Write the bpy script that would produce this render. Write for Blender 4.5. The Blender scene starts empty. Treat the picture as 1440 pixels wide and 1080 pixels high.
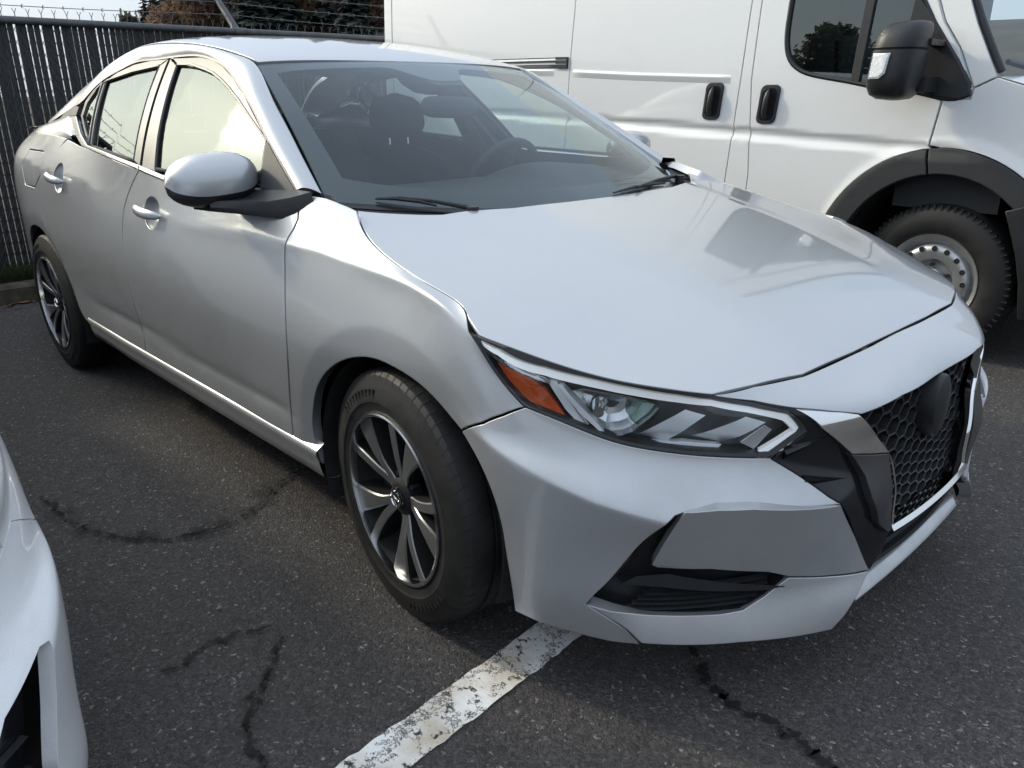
import bpy, math, random
import numpy as np
from mathutils import Matrix, Vector
from mathutils.geometry import delaunay_2d_cdt

random.seed(7)
scene = bpy.context.scene
COL = scene.collection

# ------------------------------------------------------------------ camera, sky, sun, exposure
cam_data = bpy.data.cameras.new('camera')
cam = bpy.data.objects.new('camera', cam_data)
COL.objects.link(cam)
cam_data.sensor_width = 36.0
cam_data.lens = 27.93
cam_data.clip_start = 0.02
cam_data.clip_end = 3000
cam.matrix_world = Matrix(((0.69188, -0.2447, 0.67929, 1.41756),
                           (0.72201, 0.2393, -0.64918, -1.85119),
                           (-0.0037, 0.9396, 0.34224, 1.23157),
                           (0.0, 0.0, 0.0, 1.0)))
scene.camera = cam

SUN_EL, SUN_AZ = math.radians(28.5), math.radians(202.5)      # direction towards the sun, azimuth from +x
world = bpy.data.worlds.new('World')
scene.world = world
world.use_nodes = True
wn = world.node_tree
bg = wn.nodes['Background']
sky = wn.nodes.new('ShaderNodeTexSky')
sky.sky_type = 'NISHITA'
sky.sun_disc = False
sky.sun_elevation = SUN_EL
sky.sun_rotation = math.radians(90) - SUN_AZ
sky.air_density = 1.0
sky.dust_density = 2.0
sky.ozone_density = 1.0
# thin veil of cloud over the sky: soft, low contrast, the same all the way round
tc = wn.nodes.new('ShaderNodeTexCoord')
cn = wn.nodes.new('ShaderNodeTexNoise')
cn.inputs['Scale'].default_value = 2.2
cn.inputs['Detail'].default_value = 5.0
cn.inputs['Roughness'].default_value = .55
cmap = wn.nodes.new('ShaderNodeMapping')
cmap.inputs['Scale'].default_value = (1, 1, 3.0)
wn.links.new(tc.outputs['Generated'], cmap.inputs['Vector'])
wn.links.new(cmap.outputs['Vector'], cn.inputs['Vector'])
cr = wn.nodes.new('ShaderNodeMapRange')
cr.inputs['From Min'].default_value = .35
cr.inputs['From Max'].default_value = .7
cr.inputs['To Min'].default_value = .72
cr.inputs['To Max'].default_value = .92
wn.links.new(cn.outputs['Fac'], cr.inputs['Value'])
mixc = wn.nodes.new('ShaderNodeMix')
mixc.data_type = 'RGBA'
wn.links.new(cr.outputs['Result'], mixc.inputs['Factor'])
wn.links.new(sky.outputs['Color'], mixc.inputs['A'])
# the veil itself brightens towards the zenith as an overcast sky does: (1 + 2 sin h) / 3
sep = wn.nodes.new('ShaderNodeSeparateXYZ')
wn.links.new(tc.outputs['Generated'], sep.inputs['Vector'])
vz = wn.nodes.new('ShaderNodeMapRange')
vz.inputs['From Min'].default_value = 0.0
vz.inputs['From Max'].default_value = 1.0
vz.inputs['To Min'].default_value = .55
vz.inputs['To Max'].default_value = 1.0
wn.links.new(sep.outputs['Z'], vz.inputs['Value'])
vc = wn.nodes.new('ShaderNodeVectorMath')
vc.operation = 'SCALE'
vc.inputs[0].default_value = (6.7, 7.6, 8.9)
wn.links.new(vz.outputs['Result'], vc.inputs['Scale'])
wn.links.new(vc.outputs['Vector'], mixc.inputs['B'])
# aureole of the sun shining through thin cloud
dot = wn.nodes.new('ShaderNodeVectorMath')
dot.operation = 'DOT_PRODUCT'
wn.links.new(tc.outputs['Generated'], dot.inputs[0])
dot.inputs[1].default_value = (math.cos(SUN_AZ) * math.cos(SUN_EL), math.sin(SUN_AZ) * math.cos(SUN_EL), math.sin(SUN_EL))
acs = wn.nodes.new('ShaderNodeMath')
acs.operation = 'ARCCOSINE'
wn.links.new(dot.outputs['Value'], acs.inputs[0])
fall0 = wn.nodes.new('ShaderNodeMath')
fall0.operation = 'DIVIDE'
fall0.inputs[1].default_value = math.radians(19)
wn.links.new(acs.outputs[0], fall0.inputs[0])
fsq = wn.nodes.new('ShaderNodeMath')
fsq.operation = 'POWER'
fsq.inputs[1].default_value = 2
wn.links.new(fall0.outputs[0], fsq.inputs[0])
fall = wn.nodes.new('ShaderNodeMath')
fall.operation = 'MULTIPLY'
fall.inputs[1].default_value = -1
wn.links.new(fsq.outputs[0], fall.inputs[0])
ex = wn.nodes.new('ShaderNodeMath')
ex.operation = 'EXPONENT'
wn.links.new(fall.outputs[0], ex.inputs[0])
au = wn.nodes.new('ShaderNodeVectorMath')
au.operation = 'SCALE'
au.inputs[0].default_value = (24.5, 23.8, 18.6)
wn.links.new(ex.outputs[0], au.inputs['Scale'])
fall2 = wn.nodes.new('ShaderNodeMath')
fall2.operation = 'MULTIPLY'
fall2.inputs[1].default_value = -1 / math.radians(2.2)
wn.links.new(acs.outputs[0], fall2.inputs[0])
ex2 = wn.nodes.new('ShaderNodeMath')
ex2.operation = 'EXPONENT'
wn.links.new(fall2.outputs[0], ex2.inputs[0])
au2 = wn.nodes.new('ShaderNodeVectorMath')
au2.operation = 'SCALE'
au2.inputs[0].default_value = (150, 149, 132)
wn.links.new(ex2.outputs[0], au2.inputs['Scale'])
au3 = wn.nodes.new('ShaderNodeVectorMath')
au3.operation = 'ADD'
wn.links.new(au.outputs['Vector'], au3.inputs[0])
wn.links.new(au2.outputs['Vector'], au3.inputs[1])
add = wn.nodes.new('ShaderNodeVectorMath')
add.operation = 'ADD'
wn.links.new(mixc.outputs['Result'], add.inputs[0])
wn.links.new(au3.outputs['Vector'], add.inputs[1])
wn.links.new(add.outputs['Vector'], bg.inputs['Color'])
bg.inputs['Strength'].default_value = 0.15

sun_data = bpy.data.lights.new('sun', 'SUN')
sun_data.energy = 1.5
sun_data.angle = math.radians(4)
sun_data.color = (1.0, .89, .70)
sun = bpy.data.objects.new('sun', sun_data)
COL.objects.link(sun)
sun.rotation_euler = Vector((math.cos(SUN_AZ) * math.cos(SUN_EL), math.sin(SUN_AZ) * math.cos(SUN_EL), math.sin(SUN_EL))).to_track_quat('Z', 'Y').to_euler()

scene.render.engine = 'CYCLES'
scene.cycles.use_denoising = True
scene.cycles.max_bounces = 10
scene.cycles.transparent_max_bounces = 16
scene.cycles.caustics_reflective = False
scene.cycles.caustics_refractive = False
scene.view_settings.view_transform = 'Standard'
scene.view_settings.look = 'None'
scene.view_settings.use_curve_mapping = False
scene.view_settings.exposure = 0.2
scene.view_settings.gamma = 1.0

# ---------------------------------------------------------------- body surfaces
# body skin: station S (metres behind the front axle; beyond either axle an angle round it)
# and row t (0 = bottom edge ... 9 = hood edge / beltline); r = half width or radius, z = height
_ST = {
 -4.32:[(.915,.25),(.96,.32),(.972,.42),(.975,.52),(.975,.60),(.972,.70),(.972,.80),(.975,.92),(.968,1.00),(.93,1.06)],
 -3.95:[(.925,.25),(.97,.32),(.982,.42),(.985,.52),(.985,.60),(.982,.70),(.982,.80),(.985,.92),(.972,1.00),(.93,1.065)],
 -3.60:[(.93,.25),(.972,.32),(.985,.42),(.99,.52),(.99,.60),(.988,.70),(.985,.80),(.98,.92),(.955,1.00),(.89,1.07)],
 -3.25:[(.90,.24),(.93,.31),(.94,.41),(.945,.51),(.947,.60),(.947,.70),(.945,.80),(.935,.915),(.90,1.00),(.82,1.075)],
 -3.00:[(.86,.22),(.89,.29),(.90,.38),(.903,.48),(.907,.58),(.91,.68),(.91,.79),(.90,.905),(.865,.99),(.79,1.08)],
 -2.75:[(.83,.20),(.875,.27),(.886,.36),(.892,.46),(.900,.565),(.903,.67),(.893,.78),(.876,.898),(.848,.985),(.80,1.08)],
 -2.30:[(0.8,0.18),(0.868,0.26),(0.888,0.335),(0.893,0.43),(0.902,0.55),(0.906,0.66),(0.893,0.775),(0.875,0.885),(0.844,0.98),(0.8,1.075)],
 -1.80:[(0.8,0.17),(0.868,0.255),(0.888,0.335),(0.893,0.43),(0.903,0.55),(0.906,0.66),(0.892,0.77),(0.872,0.873),(0.852,0.955),(0.833,1.031)],
 -1.30:[(0.8,0.17),(0.868,0.255),(0.888,0.335),(0.893,0.43),(0.903,0.55),(0.906,0.66),(0.891,0.77),(0.871,0.867),(0.856,0.94),(0.843,1.003)],
 -0.85:[(0.8,0.17),(0.868,0.255),(0.888,0.335),(0.893,0.43),(0.903,0.55),(0.905,0.66),(0.887,0.77),(0.865,0.868),(0.846,0.937),(0.822,0.993)],
 -0.45:[(0.81,0.17),(0.868,0.25),(0.888,0.335),(0.894,0.43),(0.902,0.55),(0.901,0.66),(0.882,0.77),(0.857,0.87),(0.826,0.932),(0.783,0.992)],
 -0.27:[(0.83,0.17),(0.87,0.25),(0.885,0.335),(0.89,0.43),(0.901,0.55),(0.901,0.66),(0.88,0.765),(0.853,0.86),(0.818,0.91),(0.765,0.95)],
 -0.10:[(0.84,0.17),(0.875,0.25),(0.89,0.335),(0.895,0.43),(0.902,0.55),(0.901,0.655),(0.878,0.76),(0.853,0.846),(0.838,0.876),(0.815,0.896)],
 0.08:[(0.85,0.17),(0.885,0.25),(0.895,0.34),(0.9,0.44),(0.905,0.55),(0.903,0.655),(0.882,0.75),(0.859,0.83),(0.849,0.852),(0.832,0.857)],
 0.25:[(.90,.19),(.925,.255),(.93,.34),(.928,.44),(.926,.54),(.922,.63),(.911,.72),(.898,.795),(.890,.815),(.880,.824)],
  0.39:[(0.94,0.185),(0.955,0.25),(0.958,0.335),(0.96,0.43),(0.96,0.54),(0.944,0.595),(0.934,0.65),(0.925,0.7),(0.927,0.735),(0.92,0.772)],
  0.60:[(0.957,0.168),(0.972,0.25),(0.975,0.32),(0.98,0.41),(0.984,0.5),(0.957,0.553),(0.935,0.6),(0.93,0.65),(0.934,0.693),(0.929,0.736)],
  0.80:[(0.957,0.16),(0.968,0.245),(0.97,0.31),(0.978,0.4),(0.992,0.466),(0.96,0.53),(0.935,0.58),(0.932,0.635),(0.93,0.672),(0.924,0.707)],
  1.00:[(0.95,0.158),(0.96,0.24),(0.96,0.31),(0.965,0.385),(0.988,0.454),(0.955,0.52),(0.934,0.58),(0.928,0.64),(0.915,0.675),(0.868,0.706)],
  1.20:[(0.94,0.16),(0.955,0.235),(0.942,0.3),(0.938,0.37),(0.945,0.44),(0.924,0.51),(0.915,0.58),(0.918,0.645),(0.87,0.68),(0.806,0.709)],
  1.38:[(0.928,0.17),(.945,.235),(.930,.30),(.910,.37),(.905,.44),(.900,.51),(.895,.58),(.895,.645),(.845,.684),(.772,.711)],
  1.57:[(.915,.18),(.935,.235),(.920,.30),(.900,.37),(.890,.44),(.885,.51),(.880,.58),(.872,.645),(.830,.685),(.755,.712)],
}
def natspline(x, Y):
    """natural cubic spline, returns evaluator; Y (n,k)"""
    x=np.asarray(x,float);Y=np.asarray(Y,float)
    n=len(x);h=np.diff(x)
    A=np.zeros((n,n));B=np.zeros((n,)+Y.shape[1:])
    A[0,0]=A[-1,-1]=1
    for i in range(1,n-1):
        A[i,i-1]=h[i-1];A[i,i]=2*(h[i-1]+h[i]);A[i,i+1]=h[i]
        B[i]=6*((Y[i+1]-Y[i])/h[i]-(Y[i]-Y[i-1])/h[i-1])
    M=np.linalg.solve(A,B.reshape(n,-1)).reshape(B.shape)
    def ev(q):
        q=np.asarray(q,float);i=np.clip(np.searchsorted(x,q)-1,0,n-2)
        e=(slice(None),)+(None,)*(Y.ndim-1) if q.ndim else ()
        hh=h[i];a=(x[i+1]-q)/hh;b=(q-x[i])/hh
        if q.ndim:
            sh=q.shape+(1,)*(Y.ndim-1);a=a.reshape(sh);b=b.reshape(sh);hh=hh.reshape(sh)
        return a*Y[i]+b*Y[i+1]+((a**3-a)*M[i]+(b**3-b)*M[i+1])*hh*hh/6
    return ev
_S=sorted(_ST);_TAB=np.array([_ST[s] for s in _S])           # (nS,10,2)
# ghost stations mirrored over the centre planes
_Sx=[-2*4.32-s for s in (_S[2],_S[1])]+_S+[2*1.57-s for s in (_S[-2],_S[-3])]
_Tx=np.concatenate([_TAB[[2,1]],_TAB,_TAB[[-2,-3]]])
_evS=natspline(_Sx,_Tx)
_TT=np.arange(10.)
# spline over t as a matrix: weights so that value = W(t) @ rows
_evT=natspline(_TT,np.eye(10))
RX=-2.712
def sstep(a,b,x):
    q=np.clip((x-a)/(b-a),0,1);return q*q*(3-2*q)
def body(S,t,off=0.0,raw=False):
    """-> (...,3) with Y>=0 (half width)"""
    S,t=np.broadcast_arrays(np.asarray(S,float),np.asarray(t,float))
    sh=S.shape;S=S.ravel();t=t.ravel()
    rows=_evS(S);w=_evT(np.maximum(t,0));lowt=np.minimum(t,0)[:,None]
    w=w+lowt*np.array([-1.,1]+[0]*8)
    rz=np.einsum('nk,nkc->nc',w,rows);r=rz[:,0].copy();z=rz[:,1]
    def pos(r):
        xf=np.where(S>0,r*np.sin(np.clip(S,0,9)),np.where(S<-2.75,-2.75-r*np.sin(np.clip(-2.75-S,0,9)),S))
        y=np.where(S>0,r*np.cos(np.clip(S,0,9)),np.where(S<-2.75,r*np.cos(np.clip(-2.75-S,0,9)),r))
        return xf,y
    if not raw:
        x,y=pos(r)
        # wheel-arch lips: the skin leans in towards the opening inside a crease round each wheel
        for wx,rc in ((0.,.425),(RX,.415)):
            rho=np.hypot(x-wx,z-.318)
            d=rc-rho
            soft=.5*(d+np.sqrt(d*d+.006**2))
            r-= .16*np.minimum(soft,.09)*sstep(.19,.26,z)
        # crease running down from the arch to the corner intake
        k=sstep(.24,.34,S)*(1-sstep(.78,.95,S))
        d=z-np.interp(S,[.25,.30,.45,.60,.75,.9],[.625,.60,.555,.505,.470,.458])
        r+=k*.009*np.exp(-np.sqrt(d*d+.007**2)/.022)
        # shoulder crease along the doors and the front wing
        cz=np.interp(x,[-1.1,-.7,-.3,.05,.24],[.86,.872,.873,.848,.825])
        k=sstep(-1.25,-.75,x)*(1-sstep(.14,.26,x))
        d=z-cz;r+= k*.006*np.exp(-np.sqrt(d*d+.006**2)/.018)
        # rear haunch crease
        k=sstep(-3.2,-2.7,x)*(1-sstep(-2.0,-1.75,x))
        d=z-np.interp(x,[-2.9,-1.8],[.965,.905]);r+=k*.006*np.exp(-np.abs(d)/.045)
        # lower door crease
        k=sstep(-2.25,-1.9,x)*(1-sstep(-.55,-.40,x))
        d=z-np.interp(x,[-2.2,-.45],[.445,.405]);r-=k*.012*np.exp(-np.sqrt(d*d+.006**2)/.022)
    x,y=pos(r+off)
    return np.stack([x,y,z],1).reshape(sh+(3,))
# ---- corner of the bumper: recessed facet and projecting lip, as offsets from the skin
def facet_off(S,t):
    return -.002-np.clip((1.20-np.asarray(S))/.45,0,1)*(.004+.027*np.clip((4-np.asarray(t))/2,0,1))
def facet_surf(S,t):
    """flat facet: straight from its foot to its upper edge"""
    S=np.asarray(S,float);t=np.asarray(t,float);S,t=np.broadcast_arrays(S,t)
    A=body(S,np.full(S.shape,1.9),facet_off(S,1.9).ravel() if S.ndim else float(facet_off(S,1.9)))
    B=body(S,np.full(S.shape,4.2),facet_off(S,4.2).ravel() if S.ndim else float(facet_off(S,4.2)))
    return A+(B-A)*((t-1.9)/2.3)[...,None]
def lip_off(S,t):
    S=np.asarray(S,float);t=np.asarray(t,float)
    up=sstep(-.3,1.7,t);k=sstep(.60,.72,S)
    top=-.016*(1-sstep(.85,.98,S))+facet_off(S,t)*sstep(.85,.98,S)
    return .026*k*(1-up)+top*up*k
# ---- hood
def bump(x,c,w): return np.exp(-((x-c)/w)**2)
_hc=natspline([-.6,-.3,-.1,.1,.3,.5,.65,.755,.85],np.array([1.04,.985,.946,.908,.863,.808,.757,.712,.66])[:,None])
_he=natspline([-.6,-.36,-.3,-.2,-.1,.08,.2,.3,.4,.5,.6,.69,.8],np.array([.995,.962,.949,.922,.897,.857,.828,.800,.769,.742,.722,.703,.67])[:,None])   # at the hood edge
_hw=natspline([-.6,-.3,-.1,.08,.22,.35,.5,.6,.69,.8],np.array([.70,.755,.815,.832,.845,.825,.745,.68,.59,.50])[:,None])
def hood(x,Y,off=0.0):
    x=np.asarray(x,float);Y=np.abs(np.asarray(Y,float))
    sh=np.broadcast(x,Y).shape;x,Y=[a.ravel() for a in np.broadcast_arrays(x,Y)]
    c=_hc(x)[:,0];e=_he(x)[:,0]
    W=np.maximum(.60,np.interp(x,[-.6,-.3,-.1,.08,.22,.35,.5,.6,.69,.8],[.73,.765,.815,.832,.86,.84,.77,.70,.62,.60]))
    q=Y/W
    z=c+(e-c)*(.55*q**2+.45*q**4)
    # raised centre with a soft ridge each side that runs in towards the nose
    yr=np.interp(x,[-.3,.75],[.56,.36])
    k=sstep(-.45,-.2,x)*(1-sstep(.35,.72,x))
    z-=k*.007*(sstep(-.06,.07,Y-yr)-sstep(.1,.32,Y-yr))
    return np.stack([x,Y,z+off],1).reshape(sh+(3,))
# ---- greenhouse side
def gside(x,z,off=0.0):
    x=np.asarray(x,float);z=np.asarray(z,float)
    yb=np.interp(x,[-3.2,-2.9,-2.5,-2.2,-1.8,-1.4,-1.0,-.7,-.4,-.2],[.70,.765,.815,.832,.843,.845,.832,.808,.775,.750])
    h=z-1.0
    Y=yb-.50*h-.50*np.maximum(h,0)**2
    x,Y,z=np.broadcast_arrays(x,Y+off,z)
    return np.stack([x,Y,z],-1)
# ---- roof
_rc=natspline([-.9,-1.05,-1.3,-1.7,-2.1,-2.45,-2.8,-3.1,-3.3][::-1],np.array([1.30,1.357,1.412,1.455,1.453,1.395,1.29,1.18,1.10][::-1])[:,None])
def roof(x,Y,off=0.0):
    x=np.asarray(x,float);Y=np.abs(np.asarray(Y,float));x,Y=np.broadcast_arrays(x,Y);sh=x.shape
    z=_rc(x.ravel())[:,0].reshape(sh)-.024*(Y/.58)**2-np.interp(x,[-1.8,-1.1],[.024,.007])*np.maximum(0,Y/.58)**6
    return np.stack([x,Y,z+off],-1)
# ---- windscreen: v across (-1..1), w up (0..1)
def wscreen(v,w,off=0.0):
    v=np.asarray(v,float);w=np.asarray(w,float);v,w=np.broadcast_arrays(v,w)
    bx=-.46+.34*(1-np.abs(v)**2.2);bz=.982-.034*(1-v*v)
    hx=-1.056+.055*(1-v*v);hz=1.323+.020*(1-v*v)
    by=.733*v;hy=.579*v
    s=4*w*(1-w)*.018*(1-.5*v*v)
    n=np.array([.5,0,.86])
    P=np.stack([bx+(hx-bx)*w,by+(hy-by)*w,bz+(hz-bz)*w],-1)
    return P+(s+off)[...,None]*n if np.ndim(s) else P+(s+off)*n
OUT = {
 'front_door': [(-0.4828, 8.735),(-0.4624, 8.385),(-0.448, 8.021),(-0.4479, 7.636),(-0.4578, 7.275),(-0.461, 6.963),(-0.4599, 6.678),(-0.4544, 6.429),(-0.4494, 6.198),(-0.4448, 5.975),(-0.4403, 5.752),(-0.4356, 5.527),(-0.4312, 5.298),(-0.4277, 5.062),(-0.426, 4.816),(-0.4266, 4.562),(-0.4294, 4.303),(-0.434, 4.046),(-0.4401, 3.794),(-0.4468, 3.543),(-0.4539, 3.284),(-0.4623, 3.003),(-0.4713, 2.681),(-0.4706, 2.367),(-0.474, 2.006),(-0.482, 1.605),(-1.0005, 1.677),(-1.5672, 1.9),(-1.5499, 2.4),(-1.5553, 2.776),(-1.5697, 3.089),(-1.558, 3.43),(-1.5613, 3.725),(-1.5632, 4.027),(-1.5634, 4.347),(-1.5645, 4.678),(-1.5689, 5.003),(-1.5771, 5.315),(-1.5855, 5.624),(-1.5907, 5.938),(-1.5917, 6.262),(-1.5876, 6.603),(-1.5768, 6.974),(-1.5571, 7.395),(-1.5278, 7.866),(-1.4897, 8.356),(-1.4479, 8.852),(-1.2495, 8.74),(-0.9177, 8.81),(-0.6716, 8.675)],
 'rear_door': [(-1.4479, 8.852),(-1.4897, 8.356),(-1.5278, 7.866),(-1.5571, 7.395),(-1.5768, 6.974),(-1.5876, 6.603),(-1.5917, 6.262),(-1.5907, 5.938),(-1.5855, 5.624),(-1.5771, 5.315),(-1.5689, 5.003),(-1.5645, 4.678),(-1.5634, 4.347),(-1.5632, 4.027),(-1.5613, 3.725),(-1.558, 3.43),(-1.5697, 3.089),(-1.5553, 2.776),(-1.5499, 2.4),(-1.5672, 1.9),(-1.9109, 1.83),(-2.1743, 2.011),(-2.2018, 2.718),(-2.2878, 3.776),(-2.3828, 4.879),(-2.5078, 5.333),(-2.5849, 5.743),(-2.5807, 6.513),(-2.5636, 7.377),(-2.4541, 8.252),(-2.3285, 8.908),(-2.1525, 8.833),(-1.7892, 8.957)],
 'fender': [(-0.4802, 1.558),(-0.3566, 1.405),(-0.3586, 1.599),(-0.3611, 1.81),(-0.3646, 2.014),(-0.3682, 2.215),(-0.3705, 2.416),(-0.37, 2.618),(-0.3663, 2.819),(-0.3598, 3.015),(-0.3513, 3.202),(-0.3414, 3.381),(-0.3298, 3.556),(-0.3156, 3.73),(-0.2982, 3.905),(-0.2779, 4.08),(-0.2554, 4.253),(-0.2311, 4.42),(-0.2056, 4.576),(-0.1794, 4.716),(-0.153, 4.834),(-0.1267, 4.929),(-0.1007, 5.001),(-0.0752, 5.049),(-0.0506, 5.074),(-0.0269, 5.081),(-0.0039, 5.074),(0.0208, 5.06),(0.0448, 5.043),(0.0677, 5.025),(0.0896, 5.007),(0.1105, 4.987),(0.1303, 4.964),(0.1489, 4.938),(0.1663, 4.906),(0.1826, 4.868),(0.198, 4.825),(0.2126, 4.775),(0.2265, 4.72),(0.2402, 4.661),(0.2539, 4.6),(0.2679, 4.538),(0.2821, 4.474),(0.3453, 5.147),(0.3932, 5.833),(0.4408, 6.623),(0.4021, 6.902),(0.3576, 7.256),(0.3245, 7.633),(0.2961, 7.881),(0.2873, 8.589),(0.28, 9.087),(0.2681, 9.51),(0.2507, 9.826),(0.2293, 9.982),(0.2059, 9.932),(0.1821, 9.741),(0.1582, 9.516),(0.1342, 9.324),(0.1098, 9.188),(0.0849, 9.106),(0.0599, 9.065),(0.0349, 9.042),(0.0098, 9.024),(-0.0135, 9.027),(-0.0357, 9.04),(-0.0584, 9.04),(-0.082, 9.022),(-0.107, 8.981),(-0.1335, 8.927),(-0.1609, 8.885),(-0.1887, 8.872),(-0.2159, 8.897),(-0.2415, 8.966),(-0.2648, 9.077),(-0.2859, 9.216),(-0.3438, 9.119),(-0.3982, 9.085),(-0.4389, 8.996),(-0.4852, 8.783),(-0.4624, 8.385),(-0.448, 8.021),(-0.4479, 7.636),(-0.4578, 7.275),(-0.461, 6.963),(-0.4599, 6.678),(-0.4544, 6.429),(-0.4494, 6.198),(-0.4448, 5.975),(-0.4403, 5.752),(-0.4356, 5.527),(-0.4312, 5.298),(-0.4277, 5.062),(-0.426, 4.816),(-0.4266, 4.562),(-0.4294, 4.303),(-0.434, 4.046),(-0.4401, 3.794),(-0.4468, 3.543),(-0.4539, 3.284),(-0.4623, 3.003),(-0.4713, 2.681),(-0.4706, 2.367),(-0.474, 2.006),(-0.482, 1.605)],
 'bumper': [(0.2819, 4.453),(0.2929, 4.348),(0.3037, 4.238),(0.314, 4.126),(0.3239, 4.014),(0.3331, 3.904),(0.3415, 3.798),(0.3494, 3.694),(0.3566, 3.593),(0.3634, 3.493),(0.3696, 3.393),(0.3753, 3.292),(0.3805, 3.187),(0.3852, 3.077),(0.3893, 2.96),(0.3929, 2.833),(0.396, 2.695),(0.3988, 2.547),(0.4011, 2.39),(0.4033, 2.226),(0.4056, 2.06),(0.4081, 1.896),(0.4108, 1.733),(0.4137, 1.568),(0.4164, 1.397),(0.4189, 1.216),(0.4211, 1.02),(0.423, 0.808),(0.4243, 0.567),(0.4248, 0.288),(0.4875, 0.161),(0.5521, 0.128),(0.6451, 0.039),(0.7057, 0.057),(0.6735, 0.504),(0.628, 0.881),(0.5891, 1.201),(0.6089, 1.639),(0.7386, 3.98),(0.7545, 4.244),(0.779, 4.412),(0.8367, 4.523),(0.9665, 4.538),(1.1137, 4.374),(1.0814, 4.646),(1.0259, 5.209),(0.9546, 5.918),(0.9546, 5.953),(0.9356, 5.98),(0.9168, 6.004),(0.8984, 6.026),(0.8801, 6.045),(0.8619, 6.063),(0.8439, 6.079),(0.826, 6.093),(0.8081, 6.105),(0.7903, 6.115),(0.7726, 6.123),(0.7549, 6.13),(0.7373, 6.136),(0.7196, 6.142),(0.702, 6.148),(0.6844, 6.156),(0.6669, 6.168),(0.6494, 6.187),(0.632, 6.215),(0.6147, 6.254),(0.5976, 6.306),(0.5806, 6.367),(0.5635, 6.434),(0.5464, 6.501),(0.5293, 6.562),(0.512, 6.613),(0.4945, 6.649),(0.4768, 6.664),(0.4589, 6.657),(0.4408, 6.623),(0.3949, 5.837),(0.3472, 5.139)],
 'headlight': [(0.2961, 7.881),(0.319, 8.466),(0.3414, 8.793),(0.3631, 8.99),(0.3839, 9.107),(0.4039, 9.171),(0.4232, 9.2),(0.4419, 9.207),(0.4602, 9.2),(0.4782, 9.182),(0.4959, 9.158),(0.5135, 9.13),(0.5309, 9.1),(0.5481, 9.07),(0.5653, 9.041),(0.5825, 9.017),(0.5996, 8.999),(0.6167, 8.99),(0.6337, 8.989),(0.6508, 8.996),(0.6678, 9.008),(0.6849, 9.024),(0.7019, 9.042),(0.719, 9.058),(0.7362, 9.071),(0.7536, 9.077),(0.7711, 9.073),(0.7889, 9.055),(0.8071, 9.02),(0.8256, 8.966),(0.9135, 8.426),(0.9893, 7.722),(1.0353, 6.654),(0.9546, 5.953),(0.9356, 5.98),(0.9168, 6.004),(0.8984, 6.026),(0.8801, 6.045),(0.8619, 6.063),(0.8439, 6.079),(0.826, 6.093),(0.8081, 6.105),(0.7903, 6.115),(0.7726, 6.123),(0.7549, 6.13),(0.7373, 6.136),(0.7196, 6.142),(0.702, 6.148),(0.6844, 6.156),(0.6669, 6.168),(0.6494, 6.187),(0.632, 6.215),(0.6147, 6.254),(0.5976, 6.306),(0.5806, 6.367),(0.5635, 6.434),(0.5464, 6.501),(0.5293, 6.562),(0.512, 6.613),(0.4945, 6.649),(0.4768, 6.664),(0.4589, 6.657),(0.4408, 6.623),(0.4021, 6.902),(0.3576, 7.256),(0.3245, 7.633)],
 'black': [(0.9599, 5.838),(1.0431, 6.547),(0.9966, 7.543),(0.9202, 8.282),(0.9228, 8.376),(1.0094, 7.686),(1.0835, 6.55),(1.1767, 5.551),(1.2097, 4.84),(1.2305, 4.115),(1.2921, 2.905),(1.3382, 2.456),(1.304, 2.017),(1.2558, 1.606),(1.2037, 2.876),(1.1232, 4.287),(1.0891, 4.572),(1.0323, 5.134)],
 'chrome': [(1.0025, 7.785),(1.0853, 7.292),(1.1641, 6.923),(1.2271, 6.111),(1.288, 5.339),(1.1548, 5.706),(1.0714, 6.647)],
 'satin': [(1.155, 5.684),(1.2881, 5.306),(1.3024, 4.109),(1.3273, 2.749),(1.3089, 2.696),(1.2642, 3.136),(1.2115, 4.277),(1.1951, 4.962)],
 'facet': [(0.77, 4.361),(0.8322, 4.559),(0.9002, 4.615),(1.1106, 4.368),(1.1839, 3.051),(1.2483, 1.688),(1.0973, 1.876),(1.0215, 2.024),(0.9689, 2.277),(0.8433, 2.495),(0.7333, 2.439),(0.7195, 2.515),(0.7413, 3.343)],
 'lip': [(0.5891, 1.201),(0.6423, 1.046),(0.7157, 1.009),(0.8732, 1.034),(0.9211, 1.086),(0.9701, 1.422),(1.0234, 1.967),(1.097, 1.856),(1.2437, 1.669),(1.1974, 1.032),(1.1641, 0.548),(1.133, 0.221),(1.0256, 0.255),(0.9121, 0.285),(0.7912, 0.272),(0.7065, 0.27),(0.6763, 0.553),(0.631, 0.862)],
 'drl': [(0.3214, 7.971),(0.3683, 8.56),(0.4781, 8.784),(0.5538, 8.746),(0.6271, 8.689),(0.7574, 8.707),(0.8246, 8.614),(0.9088, 8.134),(0.9927, 7.381),(1.0356, 6.596),(0.9849, 6.06),(0.9403, 5.99),(0.9307, 6.142),(0.9754, 6.437),(1.0084, 6.678),(0.9835, 7.094),(0.9001, 7.819),(0.8247, 8.275),(0.7582, 8.35),(0.6278, 8.349),(0.5547, 8.42),(0.4792, 8.465),(0.3696, 8.208),(0.3302, 7.77)],
 'line2': [(0.3505, 7.812),(0.4057, 8.37),(0.4794, 8.375),(0.4935, 8.302),(0.4891, 8.15),(0.4063, 8.083),(0.3583, 7.722)],
 'amber': [(0.3639, 7.511),(0.4121, 8.04),(0.4475, 8.087),(0.4825, 7.705),(0.5373, 6.425),(0.4694, 6.62),(0.4055, 6.88)],
 'fin': [(0.4817, 8.3),(0.5035, 8.296),(0.5313, 7.622),(0.578, 6.485),(0.6213, 6.137),(0.6095, 6.043),(0.5664, 6.271),(0.5234, 7.003)],
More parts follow.
